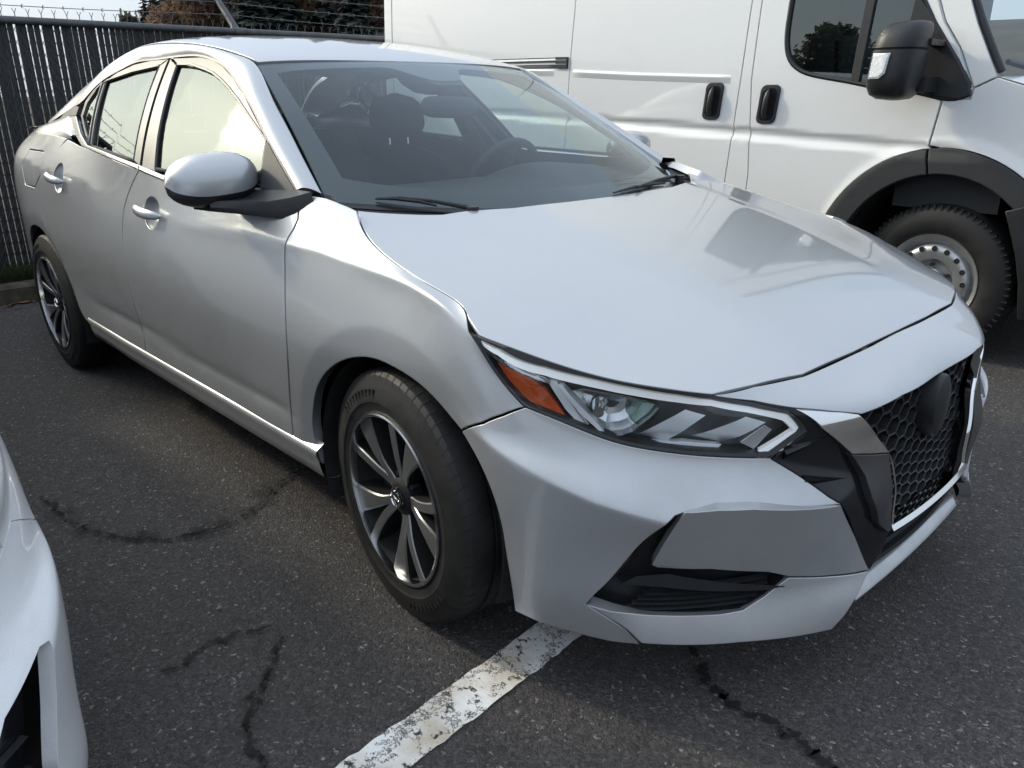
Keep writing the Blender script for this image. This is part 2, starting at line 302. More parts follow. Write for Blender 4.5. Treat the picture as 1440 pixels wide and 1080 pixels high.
 'fin2': [(0.5083, 8.209),(0.5174, 8.253),(0.5597, 7.332),(0.6089, 6.441),(0.597, 6.429),(0.5553, 7.002)],
 'bar1': [(0.7726, 7.972),(0.8154, 7.694),(0.742, 6.229),(0.6541, 6.138),(0.6912, 6.482),(0.7162, 6.679)],
 'bar2': [(0.9003, 7.519),(0.9448, 7.1),(0.8589, 6.288),(0.7567, 6.358),(0.8041, 6.616),(0.8338, 6.752)],
 'base': [(0.6209, 6.15),(0.6841, 6.251),(0.741, 6.318),(0.7738, 6.395),(0.8571, 6.326),(0.8499, 6.206),(0.7668, 6.245),(0.737, 6.155),(0.6696, 6.052),(0.6273, 6.038)],
 'lamp': [(0.5266, 7.958),(0.5574, 8.214),(0.6341, 8.128),(0.7253, 8.124),(0.7043, 7.347),(0.6607, 6.483),(0.607, 6.204),(0.5749, 6.459),(0.5454, 7.138)],
 'clear': [(0.8932, 6.408),(0.9453, 6.939),(0.9639, 6.738),(0.9251, 6.139)],
 'fogpocket': [(0.7816, 4.279),(0.7567, 4.123),(0.7413, 3.811),(0.587, 1.054),(0.642, 0.889),(0.717, 0.896),(0.8777, 0.932),(0.9248, 1.03),(0.9702, 1.442),(1.0228, 1.964),(0.9983, 2.17),(0.8432, 2.447),(0.7394, 2.463)],
 'nose': [(0.8264, 8.912),(0.9143, 8.506),(1.004, 7.833),(1.0923, 7.281),(1.1705, 6.904),(1.3191, 7.111),(1.5533, 7.022)],
 'nosetop': [(0.8302, 8.963),(0.9224, 9.107),(1.0694, 8.943),(1.2964, 9.009)],
 'grille': [(1.1705, 6.878),(1.234, 6.066),(1.2948, 5.295),(1.3157, 4.02),(1.3372, 2.613)],
 'chin': [(1.2003, 0.921),(1.2405, 1.579)],
 'brow': [(0.2984, 8.089),(0.3196, 8.494),(0.342, 8.813),(0.3636, 9.006),(0.3844, 9.12),(0.4043, 9.182),(0.4236, 9.209),(0.4423, 9.216),(0.4606, 9.208),(0.4785, 9.19),(0.4962, 9.166),(0.5137, 9.138),(0.5311, 9.107),(0.5483, 9.077),(0.5655, 9.049),(0.5826, 9.024),(0.5997, 9.007),(0.6167, 8.998),(0.6338, 8.997),(0.6508, 9.004),(0.6678, 9.017),(0.6848, 9.033),(0.7018, 9.051),(0.7189, 9.067),(0.7361, 9.08),(0.7534, 9.086),(0.7709, 9.082),(0.7887, 9.064),(0.8068, 9.029),(0.8253, 8.976),(0.9131, 8.437),(0.992, 7.721),(0.9786, 7.698),(0.9043, 8.343),(0.8208, 8.816),(0.7548, 8.902),(0.6275, 8.86),(0.5558, 8.904),(0.4816, 8.975),(0.3745, 8.873),(0.3313, 8.48)],
 'frameFtop': [(-1.6775, 1.3619),(-1.4016, 1.3575),(-1.2961, 1.3451),(-1.2039, 1.3251),(-1.0823, 1.2866),(-0.9608, 1.2387),(-0.7157, 1.1136),(-0.5408, 1.0168),(-0.5589, 1.0157),(-0.7296, 1.1131),(-0.9815, 1.2207),(-1.0699, 1.2514),(-1.1536, 1.2772),(-1.2421, 1.3001),(-1.3145, 1.3125),(-1.5725, 1.3348)],
 'sail': [(-0.7246, 1.1114),(-0.7093, 1.1101),(-0.5108, 0.9976),(-0.4971, 0.9846),(-0.6697, 0.9944),(-0.673, 1.0107)],
 'frameFB': [(-1.6729, 1.3593),(-1.5725, 1.3348),(-1.3253, 0.998),(-1.4434, 1.0046)],
 'frameRB': [(-1.7315, 1.3366),(-1.6868, 1.3598),(-1.4609, 1.0058),(-1.5404, 1.0221)],
 'frameRtop': [(-2.3467, 1.1494),(-2.3925, 1.2103),(-2.3585, 1.2551),(-2.2842, 1.2877),(-2.1704, 1.3239),(-2.0292, 1.3498),(-1.862, 1.3604),(-1.6936, 1.36),(-1.7363, 1.3355),(-1.993, 1.3202),(-2.262, 1.2915),(-2.3256, 1.2549),(-2.3533, 1.2076),(-2.314, 1.15)],
 'divider': [(-2.2925, 1.2823),(-2.2514, 1.2914),(-2.0157, 1.0493),(-2.0902, 1.0568)],
 'glassF': [(-1.5725, 1.3348),(-1.4455, 1.3314),(-1.3145, 1.3125),(-1.2421, 1.3001),(-1.1536, 1.2772),(-1.0699, 1.2514),(-0.9815, 1.2207),(-0.7296, 1.1131),(-0.6719, 0.998),(-0.9217, 0.9994),(-1.3323, 1.0063)],
 'glassR': [(-2.2534, 1.29),(-1.993, 1.3202),(-1.7363, 1.3355),(-1.5339, 1.0224),(-2.0244, 1.049)],
 'glassQ': [(-2.2925, 1.2823),(-2.3458, 1.2494),(-2.3702, 1.2104),(-2.3352, 1.1551),(-2.0726, 1.0574)],
 'belt1': [(-2.4933, 1.1527),(-2.3953, 1.1206),(-2.2854, 1.0848),(-2.1216, 1.045),(-1.8019, 1.0236),(-1.4506, 0.9985),(-1.4661, 1.0146),(-1.803, 1.0382),(-2.0692, 1.055),(-2.2097, 1.0926),(-2.3905, 1.1543)],
 'belt2': [(-1.4434, 0.9978),(-1.2393, 0.9794),(-0.905, 0.975),(-0.6774, 0.9738),(-0.4952, 0.976),(-0.503, 0.9894),(-0.6871, 0.9896),(-0.9165, 0.9919),(-1.2526, 0.9957),(-1.46, 1.0149)],
 'cpillar': [(-2.8971, 1.1116),(-2.8139, 1.1381),(-2.6665, 1.1646),(-2.5155, 1.1954),(-2.4298, 1.1904),(-2.4017, 1.1541),(-2.4933, 1.1527),(-2.7153, 1.1309)],
 'dlo': [(-0.5118, 0.9993),(-0.6016, 1.0526),(-0.7172, 1.1154),(-0.8368, 1.1806),(-0.9629, 1.2407),(-1.0851, 1.2887),(-1.207, 1.3273),(-1.3082, 1.3466),(-1.4056, 1.3599),(-1.5523, 1.3661),(-1.6892, 1.3647),(-1.8647, 1.3617),(-2.0498, 1.3557),(-2.1793, 1.3282),(-2.3191, 1.2937),(-2.3918, 1.2553),(-2.4334, 1.2186)],
 'h_hood': [(0.6783, 0.6276),(0.7089, 0.5369),(0.7433, 0.4074),(0.7531, 0.2075)],
 'h_rear': [(-0.3276, 0.7238),(-0.2833, 0.6727),(-0.1973, 0.5528),(-0.1403, 0.3598),(-0.1189, 0.1582)],
 'h_hoode': [(0.2493, 0.8574),(0.247, 0.8558),(0.2289, 0.8462),(0.2093, 0.8397),(0.1898, 0.836),(0.1708, 0.8347),(0.152, 0.8345),(0.1331, 0.8344),(0.114, 0.8343),(0.0945, 0.8341),(0.0747, 0.8337),(0.0547, 0.8332),(0.0341, 0.8324),(0.0127, 0.831),(-0.0094, 0.8292),(-0.0322, 0.8268),(-0.0559, 0.8237),(-0.0803, 0.82),(-0.1061, 0.8152),(-0.1339, 0.8084),(-0.163, 0.8),(-0.1935, 0.7897),(-0.2251, 0.7771),(-0.2578, 0.762),(-0.2921, 0.7438),(-0.3276, 0.7238)],
 'h_hltop': [(0.3002, 0.8745),(0.3181, 0.87),(0.334, 0.8633),(0.35, 0.8568),(0.3647, 0.8493),(0.3795, 0.8418),(0.3941, 0.8343),(0.4087, 0.8268),(0.4232, 0.8193),(0.4377, 0.8118),(0.4521, 0.8042),(0.4664, 0.7966),(0.4807, 0.7889),(0.4949, 0.7812),(0.5086, 0.7729),(0.522, 0.7642),(0.5352, 0.7554),(0.5483, 0.7464),(0.5613, 0.7371),(0.574, 0.7277),(0.5866, 0.718),(0.599, 0.7081),(0.6109, 0.6974),(0.6226, 0.6865),(0.6341, 0.6753),(0.6455, 0.6639),(0.6567, 0.6523),(0.6679, 0.6404),(0.6789, 0.6283)],
 'n_door': 20,
}

# ------------------------------------------------------------------ materials
def new_mat(name):
    m = bpy.data.materials.new(name)
    m.use_nodes = True
    return m, m.node_tree, m.node_tree.nodes['Principled BSDF']

def pbr(name, col, rough=.5, metal=0.0, coat=0.0, coat_rough=.03, spec=.5, noise=0.0, scale=30.0, bump=0.0, bscale=None, emit=None, rvar=0.0):
    m, nt, b = new_mat(name)
    b.inputs['Base Color'].default_value = (*col, 1)
    b.inputs['Roughness'].default_value = rough
    b.inputs['Metallic'].default_value = metal
    b.inputs['Coat Weight'].default_value = coat
    b.inputs['Coat Roughness'].default_value = coat_rough
    b.inputs['Specular IOR Level'].default_value = spec
    if emit:
        b.inputs['Emission Color'].default_value = (*emit[0], 1)
        b.inputs['Emission Strength'].default_value = emit[1]
    if noise or bump or rvar:
        tc = nt.nodes.new('ShaderNodeTexCoord')
        n = nt.nodes.new('ShaderNodeTexNoise')
        n.inputs['Scale'].default_value = scale
        n.inputs['Detail'].default_value = 6
        nt.links.new(tc.outputs['Object'], n.inputs['Vector'])
        if noise:
            r = nt.nodes.new('ShaderNodeMapRange')
            r.inputs['From Min'].default_value = .25
            r.inputs['From Max'].default_value = .75
            r.inputs['To Min'].default_value = 1 - noise
            r.inputs['To Max'].default_value = 1 + noise
            nt.links.new(n.outputs['Fac'], r.inputs['Value'])
            hs = nt.nodes.new('ShaderNodeMix')
            hs.data_type = 'RGBA'
            hs.blend_type = 'MULTIPLY'
            hs.inputs['Factor'].default_value = 1
            hs.inputs['A'].default_value = (*col, 1)
            nt.links.new(r.outputs['Result'], hs.inputs['B'])
            nt.links.new(hs.outputs['Result'], b.inputs['Base Color'])
        if rvar:
            r = nt.nodes.new('ShaderNodeMapRange')
            r.inputs['From Min'].default_value = .3
            r.inputs['From Max'].default_value = .7
            r.inputs['To Min'].default_value = max(0, rough - rvar)
            r.inputs['To Max'].default_value = rough + rvar
            nt.links.new(n.outputs['Fac'], r.inputs['Value'])
            nt.links.new(r.outputs['Result'], b.inputs['Roughness'])
        if bump:
            n2 = nt.nodes.new('ShaderNodeTexNoise')
            n2.inputs['Scale'].default_value = bscale or scale
            n2.inputs['Detail'].default_value = 4
            nt.links.new(tc.outputs['Object'], n2.inputs['Vector'])
            bp = nt.nodes.new('ShaderNodeBump')
            bp.inputs['Strength'].default_value = bump
            bp.inputs['Distance'].default_value = .002
            nt.links.new(n2.outputs['Fac'], bp.inputs['Height'])
            nt.links.new(bp.outputs['Normal'], b.inputs['Normal'])
    return m

def car_paint(name, base, metal, rough, dirt=.5):
    """clear-coated paint: metallic flake under a gloss coat, road film low on the sides"""
    m, nt, b = new_mat(name)
    N, L = nt.nodes, nt.links
    b.inputs['Metallic'].default_value = metal
    b.inputs['Coat Weight'].default_value = 1.0
    b.inputs['Coat IOR'].default_value = 1.5
    tc = N.new('ShaderNodeTexCoord')
    fl = N.new('ShaderNodeTexNoise'); fl.inputs['Scale'].default_value = 1400; fl.inputs['Detail'].default_value = 1
    L.new(tc.outputs['Object'], fl.inputs['Vector'])
    fr = N.new('ShaderNodeMapRange'); fr.inputs['From Min'].default_value = .3; fr.inputs['From Max'].default_value = .7
    fr.inputs['To Min'].default_value = .86; fr.inputs['To Max'].default_value = 1.1
    L.new(fl.outputs['Fac'], fr.inputs['Value'])
    mul = N.new('ShaderNodeMix'); mul.data_type = 'RGBA'; mul.blend_type = 'MULTIPLY'; mul.inputs['Factor'].default_value = 1
    mul.inputs['A'].default_value = (*base, 1)
    L.new(fr.outputs['Result'], mul.inputs['B'])
    # film of road dust: heavier towards the bottom of the body
    sx = N.new('ShaderNodeSeparateXYZ'); L.new(tc.outputs['Object'], sx.inputs['Vector'])
    dz = N.new('ShaderNodeMapRange'); dz.inputs['From Min'].default_value = .75; dz.inputs['From Max'].default_value = .18
    dz.inputs['To Min'].default_value = .06; dz.inputs['To Max'].default_value = 1.0
    L.new(sx.outputs['Z'], dz.inputs['Value'])
    dn = N.new('ShaderNodeTexNoise'); dn.inputs['Scale'].default_value = 7; dn.inputs['Detail'].default_value = 8; dn.inputs['Roughness'].default_value = .65
    L.new(tc.outputs['Object'], dn.inputs['Vector'])
    dr = N.new('ShaderNodeMapRange'); dr.inputs['From Min'].default_value = .38; dr.inputs['From Max'].default_value = .72
    L.new(dn.outputs['Fac'], dr.inputs['Value'])
    dm = N.new('ShaderNodeMath'); dm.operation = 'MULTIPLY'
    L.new(dz.outputs['Result'], dm.inputs[0]); L.new(dr.outputs['Result'], dm.inputs[1])
    dm2 = N.new('ShaderNodeMath'); dm2.operation = 'MULTIPLY'; dm2.inputs[1].default_value = dirt; dm2.use_clamp = True
    L.new(dm.outputs[0], dm2.inputs[0])
    cm = N.new('ShaderNodeMix'); cm.data_type = 'RGBA'
    L.new(dm2.outputs[0], cm.inputs['Factor']); L.new(mul.outputs['Result'], cm.inputs['A'])
    cm.inputs['B'].default_value = (.24, .22, .19, 1)
    L.new(cm.outputs['Result'], b.inputs['Base Color'])
    mr = N.new('ShaderNodeMapRange'); mr.inputs['To Min'].default_value = metal; mr.inputs['To Max'].default_value = 0
    L.new(dm2.outputs[0], mr.inputs['Value']); L.new(mr.outputs['Result'], b.inputs['Metallic'])
    rr = N.new('ShaderNodeMapRange'); rr.inputs['To Min'].default_value = rough; rr.inputs['To Max'].default_value = .75
    L.new(dm2.outputs[0], rr.inputs['Value']); L.new(rr.outputs['Result'], b.inputs['Roughness'])
    # slight haze on the coat from drying spots, and orange peel
    cr_ = N.new('ShaderNodeMapRange'); cr_.inputs['From Min'].default_value = .3; cr_.inputs['From Max'].default_value = .75
    cr_.inputs['To Min'].default_value = .012; cr_.inputs['To Max'].default_value = .06
    L.new(dn.outputs['Fac'], cr_.inputs['Value']); L.new(cr_.outputs['Result'], b.inputs['Coat Roughness'])
    op = N.new('ShaderNodeTexNoise'); op.inputs['Scale'].default_value = 260; op.inputs['Detail'].default_value = 2
    L.new(tc.outputs['Object'], op.inputs['Vector'])
    bp = N.new('ShaderNodeBump'); bp.inputs['Strength'].default_value = .03; bp.inputs['Distance'].default_value = .001
    L.new(op.outputs['Fac'], bp.inputs['Height']); L.new(bp.outputs['Normal'], b.inputs['Coat Normal'])
    return m

def sheet_glass(name, tint, ior=1.5, rough=0.0, haze=0.0, sheen=(.93, 1.0, .95)):
    """one-sheet window glass: tinted see-through with mirror reflection by Fresnel"""
    m, nt, b = new_mat(name)
    N, L = nt.nodes, nt.links
    N.remove(b)
    out = N['Material Output']
    tr = N.new('ShaderNodeBsdfTransparent'); tr.inputs['Color'].default_value = (*tint, 1)
    gl = N.new('ShaderNodeBsdfGlossy'); gl.inputs['Roughness'].default_value = rough; gl.inputs['Color'].default_value = (*sheen, 1)
    # Schlick's Fresnel, the same from either side of the sheet
    f0 = 2 * ((ior - 1) / (ior + 1)) ** 2
    ge = N.new('ShaderNodeNewGeometry'); dt = N.new('ShaderNodeVectorMath'); dt.operation = 'DOT_PRODUCT'
    L.new(ge.outputs['Normal'], dt.inputs[0]); L.new(ge.outputs['Incoming'], dt.inputs[1])
    ab = N.new('ShaderNodeMath'); ab.operation = 'ABSOLUTE'; L.new(dt.outputs['Value'], ab.inputs[0])
    om = N.new('ShaderNodeMath'); om.operation = 'SUBTRACT'; om.inputs[0].default_value = 1; om.use_clamp = True; L.new(ab.outputs[0], om.inputs[1])
    pw = N.new('ShaderNodeMath'); pw.operation = 'POWER'; pw.inputs[1].default_value = 5; L.new(om.outputs[0], pw.inputs[0])
    fz = N.new('ShaderNodeMath'); fz.operation = 'MULTIPLY_ADD'; fz.inputs[1].default_value = 1 - f0; fz.inputs[2].default_value = f0
    L.new(pw.outputs[0], fz.inputs[0])
    mx = N.new('ShaderNodeMixShader')
    base = tr
    if haze:
        df = N.new('ShaderNodeBsdfDiffuse'); df.inputs['Color'].default_value = (.62, .66, .68, 1)
        tc = N.new('ShaderNodeTexCoord'); n = N.new('ShaderNodeTexNoise'); n.inputs['Scale'].default_value = 3; n.inputs['Detail'].default_value = 7
        L.new(tc.outputs['Object'], n.inputs['Vector'])
        r = N.new('ShaderNodeMapRange'); r.inputs['From Min'].default_value = .3; r.inputs['From Max'].default_value = .75
        r.inputs['To Min'].default_value = haze * .6; r.inputs['To Max'].default_value = haze * 1.4
        L.new(n.outputs['Fac'], r.inputs['Value'])
        hx = N.new('ShaderNodeMixShader')
        L.new(r.outputs['Result'], hx.inputs[0]); L.new(tr.outputs[0], hx.inputs[1]); L.new(df.outputs[0], hx.inputs[2])
        base = hx
    L.new(fz.outputs[0], mx.inputs[0]); L.new(base.outputs[0], mx.inputs[1]); L.new(gl.outputs[0], mx.inputs[2])
    L.new(mx.outputs[0], out.inputs['Surface'])
    return m

M = {}
M['silver'] = car_paint('silver_metallic_paint', (.52, .53, .54), .60, .35, .40)
M['white'] = car_paint('white_paint', (.88, .885, .89), 0.0, .45, .20)
M['van_white'] = car_paint('van_white_paint', (.83, .84, .835), 0.0, .42, .40)
M['gloss_black'] = pbr('gloss_black_plastic', (.010, .011, .013), .14, spec=.35)
M['black_plastic'] = pbr('black_plastic', (.018, .019, .021), .42, noise=.2, scale=40, bump=.15, bscale=500)
M['grey_plastic'] = pbr('grey_black_plastic', (.024, .026, .028), .6, noise=.15, scale=20, bump=.2, bscale=400)
M['frame_metal'] = pbr('door_frame_metallic', (.095, .095, .092), .42, .6)
M['satin'] = pbr('satin_grey_trim', (.085, .083, .085), .38, .55, coat=.2, noise=.1)
M['belt'] = pbr('satin_bright_moulding', (.50, .50, .49), .22, 1.0)
M['chrome'] = pbr('chrome_trim', (.78, .78, .77), .07, 1.0, rvar=.03, scale=20)
M['rubber'] = pbr('tyre_rubber', (.009, .009, .009), .62, noise=.35, scale=14, bump=.25, bscale=160, rvar=.1)
M['dark'] = pbr('dark_void', (.008, .008, .009), .8)
M['liner'] = pbr('wheel_arch_liner', (.02, .02, .02), .85, noise=.4, scale=16, bump=.4, bscale=60)
M['alloy'] = pbr('machined_alloy', (.27, .27, .27), .38, .8, rvar=.08, scale=30)
M['alloy_black'] = pbr('black_painted_alloy', (.009, .009, .010), .55, .1)
M['lip_alloy'] = pbr('bright_rim_lip', (.72, .72, .72), .16, 1.0)
M['disc'] = pbr('brake_steel', (.14, .13, .125), .38, .9, noise=.3, scale=40)
M['glass'] = sheet_glass('window_glass', (.52, .60, .57), 1.53)
M['screen'] = sheet_glass('windscreen_glass', (.82, .90, .90), 1.43, haze=.006, sheen=(.88, .95, 1.0))
M['lens'] = sheet_glass('lamp_lens', (.95, .97, .98), 1.36)
M['frit'] = pbr('black_glass_border', (.012, .013, .014), .25)
M['amber'] = pbr('amber_reflector', (.52, .085, .018), .22, coat=.8, noise=.25, scale=120)
M['drl'] = pbr('white_light_guide', (.85, .88, .90), .25, coat=.5, emit=((1, 1, 1), .18))
M['clear'] = pbr('clear_repeater_lens', (.80, .82, .83), .2, coat=.8, noise=.2, scale=90)
M['reflector'] = pbr('lamp_reflector', (.72, .74, .76), .24, .85)
M['lamp_grey'] = pbr('lamp_bezel_grey', (.17, .175, .18), .3, .5)
M['lamp_silver'] = pbr('lamp_satin_silver', (.86, .87, .88), .28, .2, coat=.4)
M['red_lens'] = pbr('red_lamp_lens', (.35, .02, .015), .15, coat=.8)
M['seat'] = pbr('charcoal_seat_cloth', (.035, .037, .04), .9, noise=.15, scale=14)
M['dash'] = pbr('charcoal_dashboard', (.028, .03, .033), .7)
M['headlining'] = pbr('grey_headlining', (.30, .30, .29), .9, noise=.05)
M['mirror'] = pbr('mirror_glass', (.8, .82, .83), .02, 1.0)
M['steel'] = pbr('silver_steel_wheel', (.46, .47, .48), .38, .8, noise=.12, scale=20)
M['screw'] = pbr('dark_metal', (.08, .08, .085), .4, .8)
M['white_mark'] = pbr('white_print', (.7, .7, .7), .5)

# ------------------------------------------------------------------ building helpers
def link_mesh(name, me, mat, parent=None, loc=None):
    o = bpy.data.objects.new(name, me)
    COL.objects.link(o)
    if mat is not None:
        me.materials.append(M[mat] if isinstance(mat, str) else mat)
    if parent is not None:
        o.parent = parent
    if loc is not None:
        o.location = loc
    return o

def raw_mesh(name, V, F, N=None, smooth=True, angle=None):
    me = bpy.data.meshes.new(name)
    me.from_pydata([tuple(map(float, v)) for v in V], [], F)
    me.polygons.foreach_set('use_smooth', [smooth] * len(me.polygons))
    if N is not None:
        me.normals_split_custom_set_from_vertices([tuple(map(float, n)) for n in N])
    elif smooth and angle is not None:
        me.set_sharp_from_angle(angle=math.radians(angle))
    me.update()
    return me

def obj(name, V, F, mat, parent=None, N=None, smooth=True, angle=35):
    return link_mesh(name, raw_mesh(name, V, F, N, smooth, angle), mat, parent)

def tag(o, label=None, cat=None, group=None, kind=None):
    for k, v in (('label', label), ('category', cat), ('group', group), ('kind', kind)):
        if v: o[k] = v
    return o

def empty(name, loc=(0, 0, 0), rz=0.0):
    o = bpy.data.objects.new(name, None)
    o.empty_display_size = .2
    COL.objects.link(o)
    o.location = loc
    o.rotation_euler = (0, 0, rz)
    return o

def kids(o, table={}):
    return [c for c in bpy.data.objects if c.parent is o]

def copy_tree(o, parent=None, swap=None):
    c = o.copy()
    COL.objects.link(c)
    if parent is not None:
        c.parent = parent
    if swap and c.type == 'MESH' and c.material_slots and c.material_slots[0].material in swap:
        c.material_slots[0].link = 'OBJECT'
        c.material_slots[0].material = swap[o.material_slots[0].material]
    for ch in kids(o):
        copy_tree(ch, c, swap)
    return c

class MB:
    """collects simple solids into one mesh"""
    def __init__(s): s.V = []; s.F = []
    def add(s, V, F):
        k = len(s.V); s.V += [tuple(v) for v in V]; s.F += [tuple(i + k for i in f) for f in F]; return s
    def box(s, x0, x1, y0, y1, z0, z1, rot=None, at=(0, 0, 0)):
        V = [(x, y, z) for x in (x0, x1) for y in (y0, y1) for z in (z0, z1)]
        if rot is not None: V = [tuple(rot @ Vector(v) + Vector(at)) for v in V]
        elif at != (0, 0, 0): V = [(v[0] + at[0], v[1] + at[1], v[2] + at[2]) for v in V]
        return s.add(V, [(0, 1, 3, 2), (4, 6, 7, 5), (0, 4, 5, 1), (2, 3, 7, 6), (0, 2, 6, 4), (1, 5, 7, 3)])
    def tube(s, path, r, n=8, cap=True):
        P = [Vector(p) for p in path]; R = r if hasattr(r, '__len__') else [r] * len(P)
        V = []; up = None
        for i, p in enumerate(P):
            t = (P[min(i + 1, len(P) - 1)] - P[max(i - 1, 0)]).normalized()
            if up is None:
                up = Vector((0, 0, 1)) if abs(t.z) < .9 else Vector((1, 0, 0))
            a = t.cross(up).normalized(); up = a.cross(t).normalized()
            for k in range(n):
                q = 2 * math.pi * k / n
                V.append(tuple(p + R[i] * (math.cos(q) * a + math.sin(q) * up)))
        F = []
        for i in range(len(P) - 1):
            for k in range(n):
                F.append((i * n + k, i * n + (k + 1) % n, (i + 1) * n + (k + 1) % n, (i + 1) * n + k))
        if cap:
            F.append(tuple(range(n))[::-1]); F.append(tuple((len(P) - 1) * n + k for k in range(n)))
        return s.add(V, F)
    def prism(s, poly, h, f=None):
        """poly in 2-D extruded 0..h; f maps (a,b,c)->xyz"""
        n = len(poly); f = f or (lambda a, b, c: (a, b, c))
        V = [f(a, b, 0) for a, b in poly] + [f(a, b, h) for a, b in poly]
        return s.add(V, [tuple(range(n))[::-1], tuple(range(n, 2 * n))] + [(i, (i + 1) % n, n + (i + 1) % n, n + i) for i in range(n)])
    def grid(s, P, flip=False, wrap=False):
        P = np.asarray(P, float); n, m = P.shape[:2]
        F = []
        for i in range(n - 1):
            for j in range(m if wrap else m - 1):
                q = (i * m + j, i * m + (j + 1) % m, (i + 1) * m + (j + 1) % m, (i + 1) * m + j)
                F.append(q[::-1] if flip else q)
        return s.add(P.reshape(-1, 3).tolist(), F)
    def lathe(s, prof, n=48, axis='y', c=(0, 0, 0)):
        """prof: (radius, along axis)"""
        P = []
        for r, a in prof:
            row = []
            for k in range(n):
                q = 2 * math.pi * k / n
                x, z = r * math.cos(q), r * math.sin(q)
                row.append((c[0] + x, c[1] + a, c[2] + z) if axis == 'y' else (c[0] + x, c[1] + z, c[2] + a))
            P.append(row)
        return s.grid(P, wrap=True)
    def build(s, name, mat, parent=None, angle=35, smooth=True):
        return obj(name, s.V, s.F, mat, parent, smooth=smooth, angle=angle)

def resample(pts, n=None, step=None, closed=False, smooth=False):
    P = np.asarray(pts, float)
    if closed: P = np.vstack([P, P[:1]])
    d = np.concatenate([[0], np.cumsum(np.linalg.norm(np.diff(P, axis=0), axis=1))])
    if n is None: n = max(2, int(math.ceil(d[-1] / step)) + 1)
    q = np.linspace(0, d[-1], n)
    if smooth and len(P) > 2:
        keep = np.concatenate([[True], np.diff(d) > 1e-9])
        return natspline(d[keep], P[keep])(q)
    return np.stack([np.interp(q, d, P[:, k]) for k in range(P.shape[1])], 1)

def inside(poly, pts):
    poly = np.asarray(poly); x, y = pts[:, 0], pts[:, 1]
    c = np.zeros(len(pts), bool); j = len(poly) - 1
    for i in range(len(poly)):
        xi, yi = poly[i]; xj, yj = poly[j]
        k = ((yi > y) != (yj > y)) & (x < (xj - xi) * (y - yi) / (yj - yi + 1e-15) + xi)
        c ^= k; j = i
    return c

def clean_loop(L, step):
    """densify a closed 2-D loop to about step, keeping its corners"""
    L = np.asarray(L, float); out = []
    for i in range(len(L)):
        a, b = L[i], L[(i + 1) % len(L)]
        n = max(1, int(np.linalg.norm(b - a) / step + .5))
        for k in range(n): out.append(a + (b - a) * k / n)
    return np.array(out)

def inset(L, d):
    """move a closed loop inwards by d (loop given either way round)"""
    area = .5 * np.sum(L[:, 0] * np.roll(L[:, 1], -1) - np.roll(L[:, 0], -1) * L[:, 1])
    sg = 1 if area > 0 else -1
    a = L - np.roll(L, 1, 0); b = np.roll(L, -1, 0) - L
    na = np.stack([-a[:, 1], a[:, 0]], 1) / (np.linalg.norm(a, axis=1)[:, None] + 1e-12)
    nb = np.stack([-b[:, 1], b[:, 0]], 1) / (np.linalg.norm(b, axis=1)[:, None] + 1e-12)
    n = na + nb
    n /= np.maximum(np.linalg.norm(n, axis=1)[:, None], .6)
    return L + sg * d * n

TSC = .085          # one row of the body skin is about this many metres
def fbody(off=0.0):
    return lambda a, b: body(a, b / TSC, off)
def body_off(a, b, f):
    t = np.asarray(b) / TSC
    return body(a, t, f(a, t))
def fbody_wide(off=0.0):
    """body skin across the nose: S may run past the centreline"""
    def f(a, b):
        a = np.asarray(a); P = body(np.where(a > 1.57, 3.14 - a, a), b / TSC, off)
        P[..., 1] *= np.where(a > 1.57, -1, 1)
        return P
    return f
def fbody_rear(off=0.0):
    def f(a, b):
        a = np.asarray(a); P = body(np.where(a < -4.32, -8.64 - a, a), b / TSC, off)
        P[..., 1] *= np.where(a < -4.32, -1, 1)
        return P
    return f
def fhood(off=0.0):
    def f(a, b):
        P = hood(a, b, off); P[..., 1] *= np.where(np.asarray(b) < 0, -1, 1); return P
    return f
def froof(off=0.0):
    def f(a, b):
        P = roof(a, b, off); P[..., 1] *= np.where(np.asarray(b) < 0, -1, 1); return P
    return f
def fside(off=0.0):
    return lambda a, b: gside(a, b, off)
def fscreen(off=0.0):
    return lambda a, b: wscreen(a / .7, b / .65, off)

def st(L):
    return [(a, b * TSC) for a, b in L]

